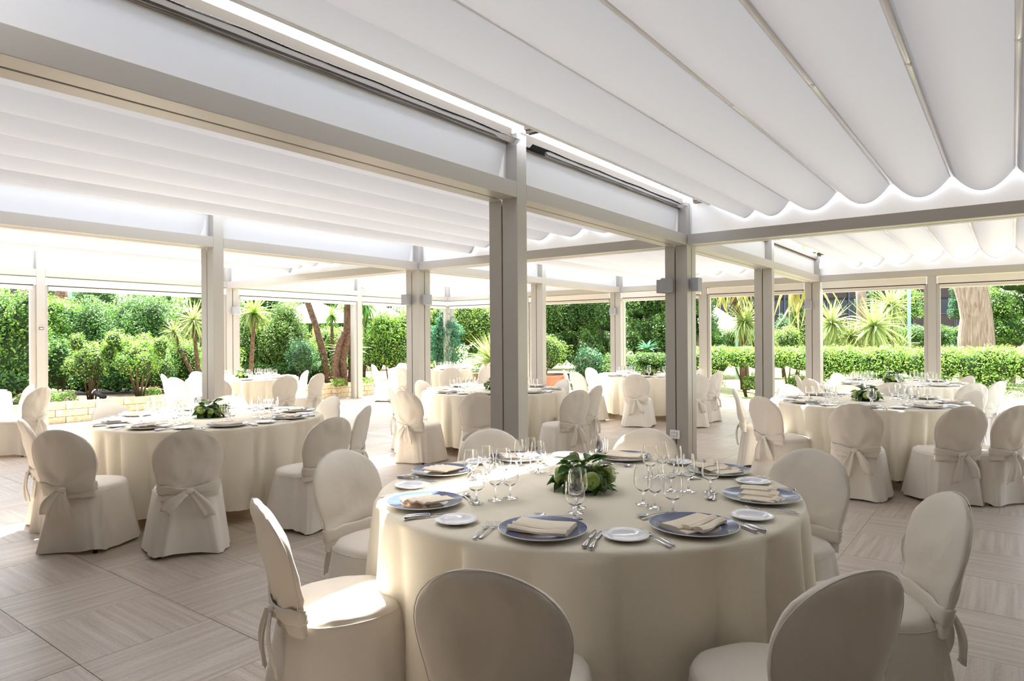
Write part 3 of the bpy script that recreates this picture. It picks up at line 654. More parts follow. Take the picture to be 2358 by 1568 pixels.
def setting(t, ang, kind, used_names, bo=.40):
    c = Vector((*CEN[t], ZTAB)); d = Vector((math.cos(ang), math.sin(ang), 0)); tg = Vector((-d.y, d.x, 0))   # tg: to the right of the guest looking in? guest faces -d
    rgt = tg; rz = ang+PI/2            # local +y points to the centre when rz = ang+90
    nm_ = place_name(d)
    if nm_ in used_names: nm_ = 'second '+nm_
    used_names.add(nm_); tn = TSN.get(t, TN[t])
    q = c+d*.8; Xq = q.x*math.cos(CTH)+q.y*math.sin(CTH); Yq = -q.x*math.sin(CTH)+q.y*math.cos(CTH)
    if 1179+CF*Xq/Yq < -60: return
    def P(r_, s, z=0): return c+d*r_+rgt*s+Vector((0, 0, z+.0012))
    o = link('charger_plate', CH_B, None, P(.80, 0), (0, 0, rz)); tag(o, f'round blue rimmed charger plate at the {nm_} place of the {tn}', 'plate', 'charger plates on the '+tn)
    link('rim_band', CH_R, o); tag(o.children[0], 'blue rim band')
    n = link('napkin', NAP[kind], None, P(.80, 0, .0135), (0, 0, rz+R.uniform(-.2, .2))); n.scale = (1.22, 1.22, 1.15); tag(n, f'folded cream napkin on the charger at the {nm_} place of the {tn}', 'napkin', 'napkins on the '+tn)
    s = link('side_plate', SIDE, None, c+Vector((math.cos(ang-bo), math.sin(ang-bo), 0))*.835+Vector((0, 0, .0012))); tag(s, f'small white side plate at the {nm_} place of the {tn}', 'plate', 'side plates on the '+tn)
    ga = ang+.13
    for k, r_, w_, ds in (('red', .415, 'large round wine glass', 0), ('white', .497, 'slim tall wine glass', -.012), ('water', .588, 'short wide water glass', 0)):
        gd = Vector((math.cos(ga+ds), math.sin(ga+ds), 0)); g = link(GL[k].name.split('.')[0], GL[k], None, c+gd*(r_+R.uniform(-.01, .01))+Vector((0, 0, .0012)))
        tag(g, f'{w_} at the {nm_} place of the {tn}', 'glass', 'glasses on the '+tn)
    for m_, s_, y_, w_, cat, dr in ((FK, -.195, .835, 'inner dinner fork', 'fork', .0), (FK, -.222, .845, 'outer dinner fork', 'fork', .05), (KN, .180, .83, 'inner dinner knife', 'knife', -.03), (KN, .205, .84, 'outer dinner knife', 'knife', 0)):
        q = link(cat, m_, None, P(y_, s_), (0, 0, rz+dr+R.uniform(-.04, .04))); tag(q, f'steel {w_} at the {nm_} place of the {tn}', cat, 'cutlery on the '+tn)
    for m_, r_, w_, cat, dr in ((SP, .578, 'dessert spoon', 'spoon', PI/2), (FK, .603, 'dessert fork', 'fork', -PI/2)):
        q = link(cat, m_, None, P(r_, .0), (0, 0, rz+dr+R.uniform(-.1, .1))); tag(q, f'steel {w_} above charger, {nm_} place of the {tn}', cat, 'cutlery on the '+tn)
# centrepiece
def leaf_me(L, W_, curl, m, name='leaf'):
    V = []
    for i in range(9):
        t = i/8; w_ = W_*math.sin(PI*min(1, t*1.02))**.8*(1-.25*t); z = curl*t*t
        for u in (-1, -.5, 0, .5, 1): V.append((u*w_, L*t, z+abs(u)*w_*.35))
    return mesh(name, V, grid_faces(9, 5, False), m, True)
LV = [leaf_me(.078, .025, -.02, L_CENT), leaf_me(.060, .027, -.008, L_CENT), leaf_me(.082, .027, -.015, L_VAR), leaf_me(.10, .012, -.008, L_CENT)]
def apple_me():
    prof = [];
    for i in range(15):
        a = PI*i/14; r_ = .040*math.sin(a)*(1+.06*math.cos(a)); z = .037*math.cos(a)-.010*math.exp(-(a/.42)**2)+.006*math.exp(-((PI-a)/.35)**2); prof.append((max(r_, .0001), z))
    return MB().lathe(prof[::-1], 22).me('apple', APPLE, True)
AP = apple_me(); STM = MB().tube([(0, 0, .02), (.002, 0, .038), (.006, 0, .05)], .0014, 5).me('stem', TWIG)
def centrepiece(seed):
    r = random.Random(seed); root = empty('flower_arrangement')
    MB().lathe([(.0, 0), (.07, 0), (.08, .03), (.072, .07), (.045, .10), (.0, .115)], 18).obj('moss_base', CORE, root, True)
    for az, el, d, tilt in ((-2.45, .32, .105, 1.5), (-.75, .3, .108, 1.6), (.45, .35, .105, 1.2), (1.6, .3, .105, 1.3), (2.9, .35, .11, 1.4), (-1.65, .25, .10, 1.3)):
        s = 1.0 if az != -1.65 else .72
        a = link('apple', AP, root, (d*math.cos(az)*math.cos(el)*1.15, d*math.sin(az)*math.cos(el)*1.15, .035+.11*math.sin(el)), (r.uniform(-.3, .3), tilt, az)); a.scale = (s,)*3; link('stem', STM, a)
    for i in range(92):
        az = r.uniform(0, 2*PI)
        if i < 18: az = i*2*PI/18+r.uniform(-.15, .15); el = -.05; rr = .068; z = .02+r.uniform(0, .02); pitch = r.uniform(-.12, .1); k = r.choice((0, 3, 3, 0))
        elif i < 66: el = r.uniform(.1, .6); rr = .098; z = None; pitch = el-.75+r.uniform(-.3, .4); k = r.choice((0, 1, 1, 2))
        else: el = r.uniform(.6, 1.5); rr = .10; z = None; pitch = el-.9+r.uniform(-.3, .5); k = r.choice((0, 1, 1, 2, 2))
        L = link('leaf', LV[k], root, (rr*math.cos(az)*math.cos(el), rr*math.sin(az)*math.cos(el), z if z is not None else .03+rr*math.sin(el)*1.1))
        L.rotation_euler = (Matrix.Rotation(az-PI/2+r.uniform(-.5, .5), 3, 'Z') @ Matrix.Rotation(pitch, 3, 'X') @ Matrix.Rotation(r.uniform(-.6, .6), 3, 'Y')).to_euler()
        sc_ = r.uniform(.85, 1.2); L.scale = (sc_,)*3
    return root
CP = centrepiece(5); first = True
LEGT = MB().tube([(.62, .45, 0), (.62, .45, .74)], .022, 8)
for i, (t, c) in enumerate(CEN.items()):
    cv = Vector((*c, 0)); tn = TN[t]
    e = empty('round_table', (c[0], c[1], 0), label=f'round table hidden under the cloth of the {tn}', cat='table', group='round banquet tables')
    rt = 1.0 if t != 'T1' else .985
    MB().lathe([(0, .745), (rt-.03, .745), (rt-.02, .76), (rt-.03, ZTAB-.006), (0, ZTAB-.006)], 48).obj('tabletop', mat('plywood', (170, 140, 100), .7) if i == 0 else bpy.data.materials['plywood'], e)
    for k in range(4):
        a = PI/4+k*PI/2+i; MB().box((.62*math.cos(a)-.02, .62*math.sin(a)-.02, 0), (.62*math.cos(a)+.02, .62*math.sin(a)+.02, .745)).obj('leg', LEGM, e)
    o = link('tablecloth', cloth('tablecloth', i+2, rt, 21 if t == 'T1' else 30, name_t=t), None, (c[0], c[1], 0)); tag(o, f'long ivory damask cloth draped over the {tn}', 'tablecloth', 'ivory round tablecloths')
    if t == 'T1': angs = [-70.3, -28.8, 16.6, 59.3, 103.5, 149.7, -168.9, -118.6]; kinds = [0, 1, 2, 2, 0, 0, 2, 2]
    else:
        base = {'T2': -65, 'T3': -58, 'T4': -83, 'T5': -83, 'T6': -72, 'T7': -66, 'T8': -72, 'T9': -8}[t]; angs = [base+45*k for k in range(8)]; kinds = [R.choice((0, 1, 2)) for _ in range(8)]
    TSN = {'T3': 'tall post table', 'T6': 'switch post table', 'T5': 'farthest right table', 'T9': 'left edge table'}
    un = set()
    for a, k, bo in zip(angs, kinds, (.447, .356, .415, .332, .407, .372, .40, .441) if t == 'T1' else [.40]*8): setting(t, math.radians(a), k, un, bo)
    f = CP if i == 0 else dup(CP); f.location = (c[0], c[1], ZTAB+.001) if t != 'T1' else (-1.63, 2.74, ZTAB+.001); f.rotation_euler = (0, 0, i*1.1 if i else 0)
    tag(f, f'low arrangement of green apples and leaves on the {TSN.get(t, tn)}', 'flowers', 'centrepieces of apples and leaves')
# ------------------------------------------------------------------ ground outside
def ground(name, V, F, m, kind='structure'): return tag(link(name, mesh(name, V, F, m)), kind=kind)
g = MB(); g.add([(-70, -20, -.06), (40, -20, -.06), (40, 80, -.06), (-70, 80, -.06)], [(0, 1, 2, 3)]); tag(g.obj('ground', GRASS), kind='structure')
tag(MB().box((-24, .4, -.05), (-14.16, 19.4, .30)).box((-14.3, 17.6, -.05), (-12.1, 19.4, .30)).obj('planting_bed', SOIL), kind='structure')
# low tuff wall: courses of single blocks
wl = empty('low_wall', (-13.93, 0, 0), label='low wall of tan tuff blocks edging the garden bed on the left', cat='wall')
bm_cache = {}
def block(L, D, H):
    k = (round(L, 3), H)
    if k not in bm_cache: bm_cache[k] = MB().box((-L/2, -D/2, 0), (L/2, D/2, H), bev=.008).me('block', TUFO)
    return bm_cache[k]
for c, (z, H) in enumerate(((0, .115), (.121, .125), (.252, .125))):
    L = .50; y = .4+(.25 if c % 2 else 0)
    while y < 17.4:
        l = L if c != 1 else R.choice((.46, .54)); link('block', block(l-.012, .24, H), wl, (-.12+R.uniform(-.004, .004), y+l/2, z), (0, 0, PI/2)); y += l
MB().box((-.22, .42, 0), (-.03, 17.4, .37)).obj('mortar', mat('grey mortar', (168, 156, 138), .9), wl)
wl2 = empty('low_wall', (-14.0, 17.5, 0), label='short return of the tan block wall at the far corner', cat='wall')
for c, (z, H) in enumerate(((0, .115), (.121, .125), (.252, .125))):
    for k in range(4): link('block', block(.488, .24, H), wl2, (.1+.25+k*.5+(.12 if c % 2 else 0), .12, z))
MB().box((.0, .03, 0), (2.1, .2, .37)).obj('mortar', bpy.data.materials['grey mortar'], wl2)

# ------------------------------------------------------------------ foliage builders
rng = np.random.default_rng(5)
def unit(n):
    v = rng.normal(size=(n, 3)); return v/np.linalg.norm(v, axis=1)[:, None]
def leaves(name, blobs, n, size, mats, parent, asp=.5, up=.35, droop=0, fill=.0, core=True, mi=None):
    """leaf quads on lumpy ellipsoids: blobs = (x, y, z, rx, ry, rz) local"""
    B = np.array(blobs, float); area = (B[:, 3]*B[:, 4]+B[:, 3]*B[:, 5]+B[:, 4]*B[:, 5]); cnt = np.maximum(8, (n*area/area.sum())).astype(int)
    P = []; N = []
    size *= .66; cnt = (cnt*3.3).astype(int)
    for b, c in zip(B, cnt):
        d = unit(c); d[:, 2] = np.where(d[:, 2] < -.55, -d[:, 2], d[:, 2])
        lump = 1+.16*np.sin(d[:, 0]*5+b[0]*3)*np.sin(d[:, 1]*6+b[1])+.13*np.sin(d[:, 2]*7+b[2]*5+d[:, 0]*4)
        r = (rng.uniform(.45, 1.10, c)**.55)*lump
        P.append(b[:3]+d*b[3:]*r[:, None]); N.append(d)
    P = np.vstack(P); N = np.vstack(N); m = len(P); P[:, 2] = np.maximum(P[:, 2], .02)
    nn = N*.7+unit(m)*.8; nn[:, 2] += up; nn /= np.linalg.norm(nn, axis=1)[:, None]
    t = np.cross(nn, unit(m)); t /= np.linalg.norm(t, axis=1)[:, None]; t[:, 2] -= droop; b_ = np.cross(nn, t)
    s = (size*rng.uniform(.6, 1.35, m))[:, None]
    V = np.empty((m, 4, 3)); V[:, 0] = P-t*s*.5; V[:, 1] = P+b_*s*asp*.5+nn*s*.06; V[:, 2] = P+t*s*.5; V[:, 3] = P-b_*s*asp*.5+nn*s*.06
    me = bpy.data.meshes.new(name); cv = []; cf = []; cm = MB()
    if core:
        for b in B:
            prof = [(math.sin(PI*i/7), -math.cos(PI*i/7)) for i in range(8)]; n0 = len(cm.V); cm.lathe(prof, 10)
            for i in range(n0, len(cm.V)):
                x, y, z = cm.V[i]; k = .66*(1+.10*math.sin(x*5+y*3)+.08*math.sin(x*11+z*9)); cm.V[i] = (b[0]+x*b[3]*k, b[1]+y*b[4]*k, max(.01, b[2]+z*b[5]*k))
    nc = len(cm.V); allV = np.vstack([V.reshape(-1, 3)]+([np.array(cm.V)] if nc else []))
    me.vertices.add(len(allV)); me.vertices.foreach_set('co', allV.ravel().astype('f'))
    nf = m+len(cm.F); idx = np.concatenate([np.arange(m*4), (np.array(cm.F).ravel()+m*4) if nc else np.zeros(0, int)]).astype('i')
    me.loops.add(nf*4); me.loops.foreach_set('vertex_index', idx); me.polygons.add(nf); me.polygons.foreach_set('loop_start', np.arange(0, nf*4, 4, dtype='i'))
    ms = mats if isinstance(mats, (list, tuple)) else [mats]
    for x in ms: me.materials.append(x)
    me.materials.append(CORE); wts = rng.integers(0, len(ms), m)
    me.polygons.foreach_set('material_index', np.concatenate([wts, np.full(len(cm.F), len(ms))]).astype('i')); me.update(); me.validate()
    o = link(name, me, parent); tag(o, kind='stuff'); return o
def stems(parent, k, h, r_, spread, m=TWIG, name='stem', z0=0):
    for i in range(k):
        a = R.uniform(0, 2*PI); d = R.uniform(.02, .12)*spread*2; e = (math.cos(a)*spread*R.uniform(.4, 1), math.sin(a)*spread*R.uniform(.4, 1))
        MB().tube([(math.cos(a)*d, math.sin(a)*d, z0), ((d*math.cos(a)+e[0])*.45, (d*math.sin(a)+e[1])*.45, h*.5), (e[0], e[1], h)], [r_, r_*.8, r_*.4], 6).obj(name, m, parent, True)
BED = .29
def shrub(u0, u1, vt, vb, Y, mats, label, leaf=.075, dens=1.0, shape='round', z0=None, cat='shrub', grp='garden shrubs on the left', nst=4, asp=.5, depth=None, name='shrub', droop=0):
    """shrub filling photo columns u0..u1 and rows vt..vb at view depth Y"""
    u = (u0+u1)/2; g = deep(u, Y); zt = deep(u, Y, vt).z; zb = deep(u, Y, vb).z; base = BED if z0 is None else z0; zb = max(zb, base)
    rx = (u1-u0)/2*Y/CF; H = zt-base; e = empty(name, (g.x, g.y, base), CTH, label, cat, grp)
    lo = zb-base; hh = zt-zb; ry = depth or min(rx, 1.1); B = []
    if shape == 'round': B = [(0, 0, lo+hh*.5, rx*.98, ry, hh*.52)]
    elif shape == 'tall': B = [(0, 0, lo+hh*.30, rx*.92, ry, hh*.32), (rx*.1, 0, lo+hh*.68, rx*.75, ry*.9, hh*.33)]
    elif shape == 'cone': B = [(0, 0, lo+hh*.25, rx, ry, hh*.28), (0, 0, lo+hh*.52, rx*.75, ry*.8, hh*.28), (0, 0, lo+hh*.80, rx*.42, ry*.5, hh*.22)]
    elif shape == 'mass':
        k = max(3, int(rx*2/.7)); 
        for i in range(k):
            x = (-1+2*(i+.5)/k)*rx*.9; B.append((x, R.uniform(-.3, .3)*ry, lo+hh*R.uniform(.3, .45), rx/k*1.9, ry*.8, hh*R.uniform(.36, .5))); B.append((x+R.uniform(-.2, .2), R.uniform(-.2, .2), lo+hh*R.uniform(.66, .76), rx/k*1.5, ry*.6, hh*.27))
    elif shape == 'spray':
        B = [(0, 0, lo+hh*.55, rx*.7, ry*.7, hh*.4)]
        for i in range(7): a = i*.9; B.append((math.cos(a)*rx*.7, math.sin(a)*ry*.6, lo+hh*R.uniform(.45, .9), rx*.3, ry*.3, hh*.16))
    n = int(dens*900*sum((b[3]*b[4]+b[3]*b[5]+b[4]*b[5]) for b in B)*(.075/leaf)**2)
    n = min(n, 14000); leaves('foliage', B, n, leaf, mats, e, asp=asp, droop=droop)
    if nst: stems(e, nst, max(.25, lo+hh*.5), .018, rx*.6)
    return e
def sword(L, W_, droop, m, name='leaf'):
    V = []
    for i in range(7):
        t = i/6; w_ = W_*(1-t**2.2)*(.6+.8*min(1, t*3)) if t < 1 else .001; x = L*t*(1-.12*droop*t); z = -droop*L*.45*t*t
        V += [(x, -w_/2, z+w_*.3), (x, 0, z), (x, w_/2, z+w_*.3)]
    return mesh(name, V, grid_faces(7, 3, False), m, True)
SW = [sword(.8, .034, .1, L_YUC), sword(.8, .034, .7, L_YUC), sword(.8, .03, 1.3, L_YUC)]
SWG = [sword(.8, .05, .1, L_MID), sword(.8, .05, .6, L_LIGHT), sword(.8, .045, 1.2, L_MID)]
SWB = [sword(.8, .05, .1, L_LIGHT), sword(.8, .05, .6, L_LIGHT), sword(.8, .045, 1.2, L_OLIVE)]
SWD = [sword(1.1, .05, 1.6, L_DRY)]
def yucca_head(parent, c, r_, n, sw, low=-.9):
    for i in range(n):
        az = i*2.4+R.uniform(-.2, .2); el = 1.35-(1.35-low)*((i+.5)/n)**.85; s = r_/.8*R.uniform(.85, 1.1)
        q = sw[0] if el > .7 else sw[min(1, len(sw)-1)] if el > .1 else sw[-1]
        o = link('leaf', q, parent, c); o.rotation_euler = (Matrix.Rotation(az, 3, 'Z') @ Matrix.Rotation(-el, 3, 'Y') @ Matrix.Rotation(R.uniform(-.6, .6), 3, 'X')).to_euler(); o.scale = (s, s*1.25, s)
def yucca(heads, base_u, Y, label, sw, z0=0, grp="yuccas and palms", trunk=True, n=64, tr=.05, name='yucca_palm', cat='palm', low=-.9):
    """heads: (u, v, r in px)"""
    g = deep(base_u, Y); e = empty(name, (g.x, g.y, z0), CTH, label, cat, grp)
    for hu, hv, hr in heads:
        x = (hu-base_u)*Y/CF; z = deep(hu, Y, hv).z-z0
        if trunk: MB().tube([(0, 0, 0), (x*.35, .05, z*.35), (x*.8, .02, z*.75), (x, 0, z+.05)], [tr*1.25, tr, tr*.85, tr*.7], 9).obj('trunk', BARK2, e, True)
        yucca_head(e, (x, 0, z), hr*Y/CF, n, sw, low)
    return e
def trunk(pts, Y, rpx, label, z0=0, m=BARK2, cat='palm', name='palm_tree', grp='palm trunks in the bed', crown=None):
    g = deep(pts[0][0], Y); e = empty(name, (g.x, g.y, z0), CTH, label, cat, grp); P_ = []; r_ = []
    for i, (u, v) in enumerate(pts): P_.append(((u-pts[0][0])*Y/CF, .05*math.sin(i*1.7), deep(u, Y, v).z-z0)); r_.append(rpx*Y/CF*(1.15-.25*i/len(pts))*(1+.06*math.sin(i*2)))
    P_[0] = (P_[0][0], P_[0][1], 0)
    MB().tube(P_, r_, 14).obj('trunk', m, e, True)
    if crown:
        yucca_head(e, P_[-1], crown, 26, SWG)
    return e
# ---- left bed, from the left edge to the far corner
shrub(-70, 72, 668, 940, 13.2, [L_MID, L_LIGHT, L_DARK], 'big leafy shrub at the left edge', leaf=.095, dens=1.4, shape='mass', depth=.7)
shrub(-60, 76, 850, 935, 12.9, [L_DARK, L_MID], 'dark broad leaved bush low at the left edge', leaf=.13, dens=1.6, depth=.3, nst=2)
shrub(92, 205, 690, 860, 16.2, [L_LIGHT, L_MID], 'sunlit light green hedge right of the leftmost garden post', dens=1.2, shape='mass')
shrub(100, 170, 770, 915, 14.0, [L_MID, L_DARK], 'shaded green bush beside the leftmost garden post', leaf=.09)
shrub(185, 395, 676, 900, 16.0, [L_MID, L_DARK], 'large round dark green shrub in the middle of the left opening', leaf=.08, dens=1.3, shape='mass', depth=1.2)
shrub(150, 268, 775, 915, 13.6, [L_LIGHT, L_OLIVE, L_MID], 'feathery reddish tipped bush above the low wall', leaf=.06, shape='spray', nst=7)
shrub(248, 392, 768, 912, 13.8, [L_LIGHT, L_LIGHT, L_MID], 'bright fern like bush on stems above the low wall', leaf=.06, shape='spray', nst=7)
shrub(325, 408, 806, 905, 14.6, [L_DARK, L_MID], 'low dark round bush left of the left post', leaf=.06)
shrub(375, 475, 778, 885, 15.8, [L_MID, L_LIGHT], 'green bush under the palm left of the left post', leaf=.07)
shrub(470, 560, 770, 880, 16.6, [L_MID, L_LIGHT], 'green bush behind the left post', leaf=.07)
yucca([(445, 738, 62), (400, 765, 40)], 458, 15.4, 'pale leaved yucca left of the left post', SW, BED)
yucca([(585, 722, 58)], 572, 15.6, 'green yucca on a thin trunk right of the left post', SWB, BED)
for u, Y, lab in ((130, 15.0, 'dark undergrowth added for shade right of the leftmost garden post'), (215, 15.2, 'dark undergrowth added for shade under the feathery bush'), (300, 15.4, 'dark undergrowth added for shade under the fern like bush'), (385, 15.8, 'dark undergrowth added for shade left of the left post'), (480, 16.6, 'dark undergrowth added for shade behind the left post'), (610, 17.2, 'dark undergrowth added for shade behind the back left table'), (700, 17.8, 'dark undergrowth added for shade left of the palm trunks')):
    shrub(u-55, u+55, 835, 905, Y, [L_DARK, L_MID], lab, leaf=.08, shape='mass', depth=.4, nst=0, grp='dark undergrowth added for shade in the garden bed')  # low dark shrubs added to fill in the shade under the bushes
shrub(560, 700, 696, 870, 18.0, [L_OLIVE, L_MID], 'tall olive green shrub behind the back left table', leaf=.075, dens=1.3, shape='mass', depth=1.0, nst=6)
shrub(655, 735, 782, 875, 17.2, [L_DARK, L_BLUE], 'dark round bush right of the olive shrub', leaf=.06)
trunk([(757, 882), (742, 810), (728, 750), (708, 690), (700, 655)], 17.6, 7, 'thin leaning palm trunk left of the white parasol pole', BED, crown=.7)
trunk([(790, 886), (786, 830), (800, 770), (803, 700), (803, 655)], 17.4, 9, 'straight brown palm trunk left of a thin garden post', BED, crown=.8)
trunk([(806, 886), (812, 830), (806, 770), (812, 730)], 17.7, 7, 'second brown trunk just behind the straight palm trunk', BED)
trunk([(776, 884), (770, 840), (782, 790), (794, 765)], 17.2, 7, 'short curved trunk forking from the palm group', BED)
yucca([(764, 728, 34)], 766, 18.6, 'small green yucca head between two palm trunks', SWG, BED)
yucca([(842, 700, 60)], 836, 19.4, 'drooping palm crown right of the thin garden post', SWG, BED, low=-1.2)
yucca([(800, 810, 55)], 800, 18.0, 'narrow leaved yucca among the palm trunks', SWG, BED, trunk=False, low=-.2, n=40)
shrub(715, 850, 752, 872, 21.0, [L_LIGHT, L_OLIVE], 'yellow green hedge behind the palm trunks', leaf=.09, dens=1.2, shape='mass')
shrub(838, 960, 712, 868, 19.2, [L_LIGHT, L_LIGHT, L_MID], 'bright sunlit shrub left of the two lamp post', leaf=.09, dens=1.3, shape='mass')
shrub(960, 1045, 700, 868, 21.4, [L_LIGHT, L_OLIVE], 'light green shrub right of the two lamp post', leaf=.09, dens=1.3, shape='mass', grp='shrubs at the far corner')
shrub(1040, 1215, 690, 800, 25.0, [L_LIGHT, L_OLIVE], 'pale green tree crown left of the tall middle post', leaf=.11, dens=1.2, shape='mass', grp='shrubs at the far corner', nst=2)
# potted ficus
g = deep(1026, 20.0); e = empty('potted_ficus', (g.x, g.y, 0), CTH, 'dark blue green ficus column before the far corner post', 'plant')
MB().lathe([(0, 0), (.22, 0), (.30, .45), (.32, .47), (.28, .47), (.26, .40), (0, .40)], 20).obj('pot', TERRA, e, True)
leaves('foliage', [(0, 0, 1.0, .42, .42, .5), (0, 0, 1.55, .5, .45, .5), (.02, 0, 2.02, .3, .3, .3)], 1500, .11, [L_BLUE], e, droop=.4); stems(e, 3, 1.6, .02, .1, z0=.4)
yucca([(1140, 838, 88)], 1140, 20.6, 'large spiky grass plant left of the tall middle post', [SW[0], SW[1], SW[2]], .1, trunk=False, n=110, low=.05, name='spiky_plant', cat='plant')
shrub(1075, 1215, 805, 868, 21.8, [L_DARK, L_MID], 'low dark bush behind the spiky plant', leaf=.08, z0=0, grp='shrubs at the far corner')
# terracotta planter
g = deep(1250, 19.6); e = empty('terracotta_planter', (g.x, g.y, 0), .05, 'long terracotta planter right of the tall middle post', 'planter')
MB().box((-.62, -.25, 0), (.62, .25, .40), bev=.015).box((-.65, -.28, .36), (.65, .28, .43), bev=.015).obj('trough', TERRA, e); MB().box((-.58, -.21, .40), (.58, .21, .435)).obj('soil', SOIL, e)
shrub(1196, 1312, 770, 862, 19.6, [L_MID, L_LIGHT, L_OLIVE], 'green shrub growing in the terracotta planter', leaf=.07, dens=1.4, z0=.42, depth=.35, grp='shrubs at the far corner')
shrub(1310, 1402, 800, 900, 19.9, [L_DARK, L_BLUE], 'dark low bush right of the terracotta planter', leaf=.09, z0=0, grp='shrubs at the far corner')
def tree(u0, u1, vt, vb, Y, mats, label, tu, rpx, leaf=.11, dens=1.2, m=BARK, grp='trees beyond the pergola'):
    g = deep(tu, Y); e = empty('tree', (g.x, g.y, 0), CTH, label, 'tree', grp); zt = deep(tu, Y, vt).z; zb = deep(tu, Y, vb).z; rx = (u1-u0)/2*Y/CF; cx_ = ((u0+u1)/2-tu)*Y/CF
    MB().tube([(0, 0, 0), (.05, 0, zb*.6), (.0, .05, zb+(zt-zb)*.5)], [rpx*Y/CF*1.1, rpx*Y/CF*.9, rpx*Y/CF*.6], 12).obj('trunk', m, e, True)
    B = []; k = 5
    for i in range(k):
        for j in range(3):
            x = cx_+(-1+2*(i+.5)/k)*rx*.85; B.append((x, R.uniform(-.8, .6), zb+(zt-zb)*(j+.5)/3+R.uniform(-.1, .1), rx/k*1.45, R.uniform(.7, 1.1), (zt-zb)/3*R.uniform(.6, .75)))
    n = min(15000, int(dens*700*sum((b[3]*b[4]+b[3]*b[5]+b[4]*b[5]) for b in B)*(.085/leaf)**2)); leaves('foliage', B, n, leaf, mats, e, core=True); return e
tree(1222, 1420, 600, 846, 22.5, [L_MID, L_OLIVE, L_DARK], 'large dark leafy tree right of the tall middle post', 1385, 8)
tree(1425, 1560, 600, 812, 22.0, [L_OLIVE, L_MID, L_DARK], 'dark leafy tree left of the switch post', 1462, 6)
tree(1560, 1648, 620, 790, 21.0, [L_DARK, L_MID], 'dark pine branches right of the switch post', 1600, 8, leaf=.09)
yucca([(1490, 806, 34)], 1490, 19.0, 'small blue green cycad left of the switch post', [sword(.8, .07, .9, L_BLUE)], 0, trunk=False, n=24, low=.3, name='cycad', cat='plant')
shrub(1395, 1560, 812, 872, 19.8, [L_MID, L_DARK, L_OLIVE], 'low green bushes under the cycad', leaf=.08, shape='mass', z0=0, grp='shrubs at the far corner')
# ---- right side: clipped low hedge (one plant after another), then the park
HM = [L_LIGHT, L_MID, L_LIGHT]
hl = ['low hedge bush just left of the narrow opening', 'low hedge bush with bare stems in the narrow opening', 'low hedge bush right of the narrow opening', 'low hedge bush directly right of the far right corner post', 'low hedge bush behind the farthest right table', 'low hedge bush behind the flowers of the farthest right table', 'low hedge bush left of the right mid post', 'low hedge bush behind the right mid post', 'taller hedge bush right of the right mid post', 'tall loose hedge bush at the right edge']
for i in range(10):
    x = -6.3+i*.98; e = empty('hedge_bush', (x, 16.95, 0), 0, hl[i], 'hedge', 'low hedge along the right side'); h = 1.22 if i < 7 else 1.30+.04*i-.26
    B = [(-.25, .0, .85, .42, .50, .42), (.25, 0, .90, .42, .5, .40), (0, -.18, .45, .5, .38, .32), (.1, 0, h-.14, .5, .40, .2)]
    if i in (1, 2): B = [(-.25, .0, .95, .40, .45, .32), (.25, 0, .92, .42, .45, .34), (.2, -.1, .35, .3, .3, .25), (0, 0, h-.14, .5, .4, .18)]
    leaves('foliage', B, 2000, .07, HM, e, core=True); stems(e, 4, .8, .02, .35)
for i in range(12):
    uu = 1640+i*58; g = deep(uu, 25.5); e = empty('hedge_bush', (g.x, g.y, 0), CTH, f'dark clipped far hedge block, number {i+1} from the left beyond the low hedge' if 0 else ['dark far hedge block at the left end', 'dark far hedge block behind the narrow opening yucca', 'dark far hedge block behind the narrow opening right part', 'dark far hedge block beside the far right corner post', 'dark far hedge block behind the left yucca of the cluster', 'dark far hedge block behind the yucca cluster centre', 'dark far hedge block behind the yucca cluster right part', 'dark far hedge block left of the pale blue pole', 'dark far hedge block right of the pale blue pole', 'dark far hedge block behind the right mid post', 'dark far hedge block left of the pine trunk', 'dark far hedge block right of the pine trunk'][i], 'hedge', 'dark clipped hedge in the park')
    leaves('foliage', [(0, 0, .95, .62, .55, .9), (.0, 0, 1.55, .6, .5, .35)], 900, .10, [L_DARK, L_MID], e)
yucca([(1716, 742, 62)], 1718, 18.8, 'pale yucca in the narrow opening beside the switch post', SW, 0, n=120, low=-1.1, tr=.09)
for du, lab in ((1655, 'left golden drooping fronds at the top of the narrow opening'), (1712, 'right golden drooping fronds at the top of the narrow opening'), (1842, 'pale drooping fronds left of the far right corner post')):
    g = deep(du, 18.5); e = empty('palm', (g.x, g.y, 0), CTH, lab, 'palm', 'tall palms with hanging fronds')
    zc = deep(du, 18.5, 612 if du < 1800 else 622).z; MB().tube([(.9, .6, 0), (.8, .6, zc*.6), (.1, .1, zc+.1)], [.10, .09, .08], 10).obj('trunk', BARK2, e, True); yucca_head(e, (0, 0, zc), .95 if du < 1800 else 1.2, 34, [SWG[0], SWG[1], SWD[0]], -1.3)
yucca([(1915, 745, 66), (1958, 778, 52)], 1932, 19.5, 'pale yucca pair just right of the far right corner post', SW, 0, n=110, low=-1.1)
yucca([(2012, 752, 84)], 2014, 19.0, 'biggest pale yucca of the cluster left of the blue pole', SW, 0, n=110, low=-1.1, tr=.08)
yucca([(2052, 705, 70), (2075, 800, 48)], 2062, 20.5, 'tall yucca of the cluster leaning to the blue pole', SW, 0, n=110, low=-1.1)
yucca([(1945, 812, 45), (1985, 815, 45)], 1965, 19.2, 'low yucca pair at the foot of the cluster', SW, 0, n=50, low=-.2, trunk=False)
shrub(1775, 1850, 752, 830, 21.5, [L_LIGHT, L_OLIVE], 'sunny yellow green bush left of the far right corner post', leaf=.09, z0=0, grp='park shrubs on the right')
shrub(1782, 1822, 728, 800, 24.5, [L_BLUE, L_MID], 'small rounded bluish bush in the park', leaf=.09, z0=0, grp='park shrubs on the right')
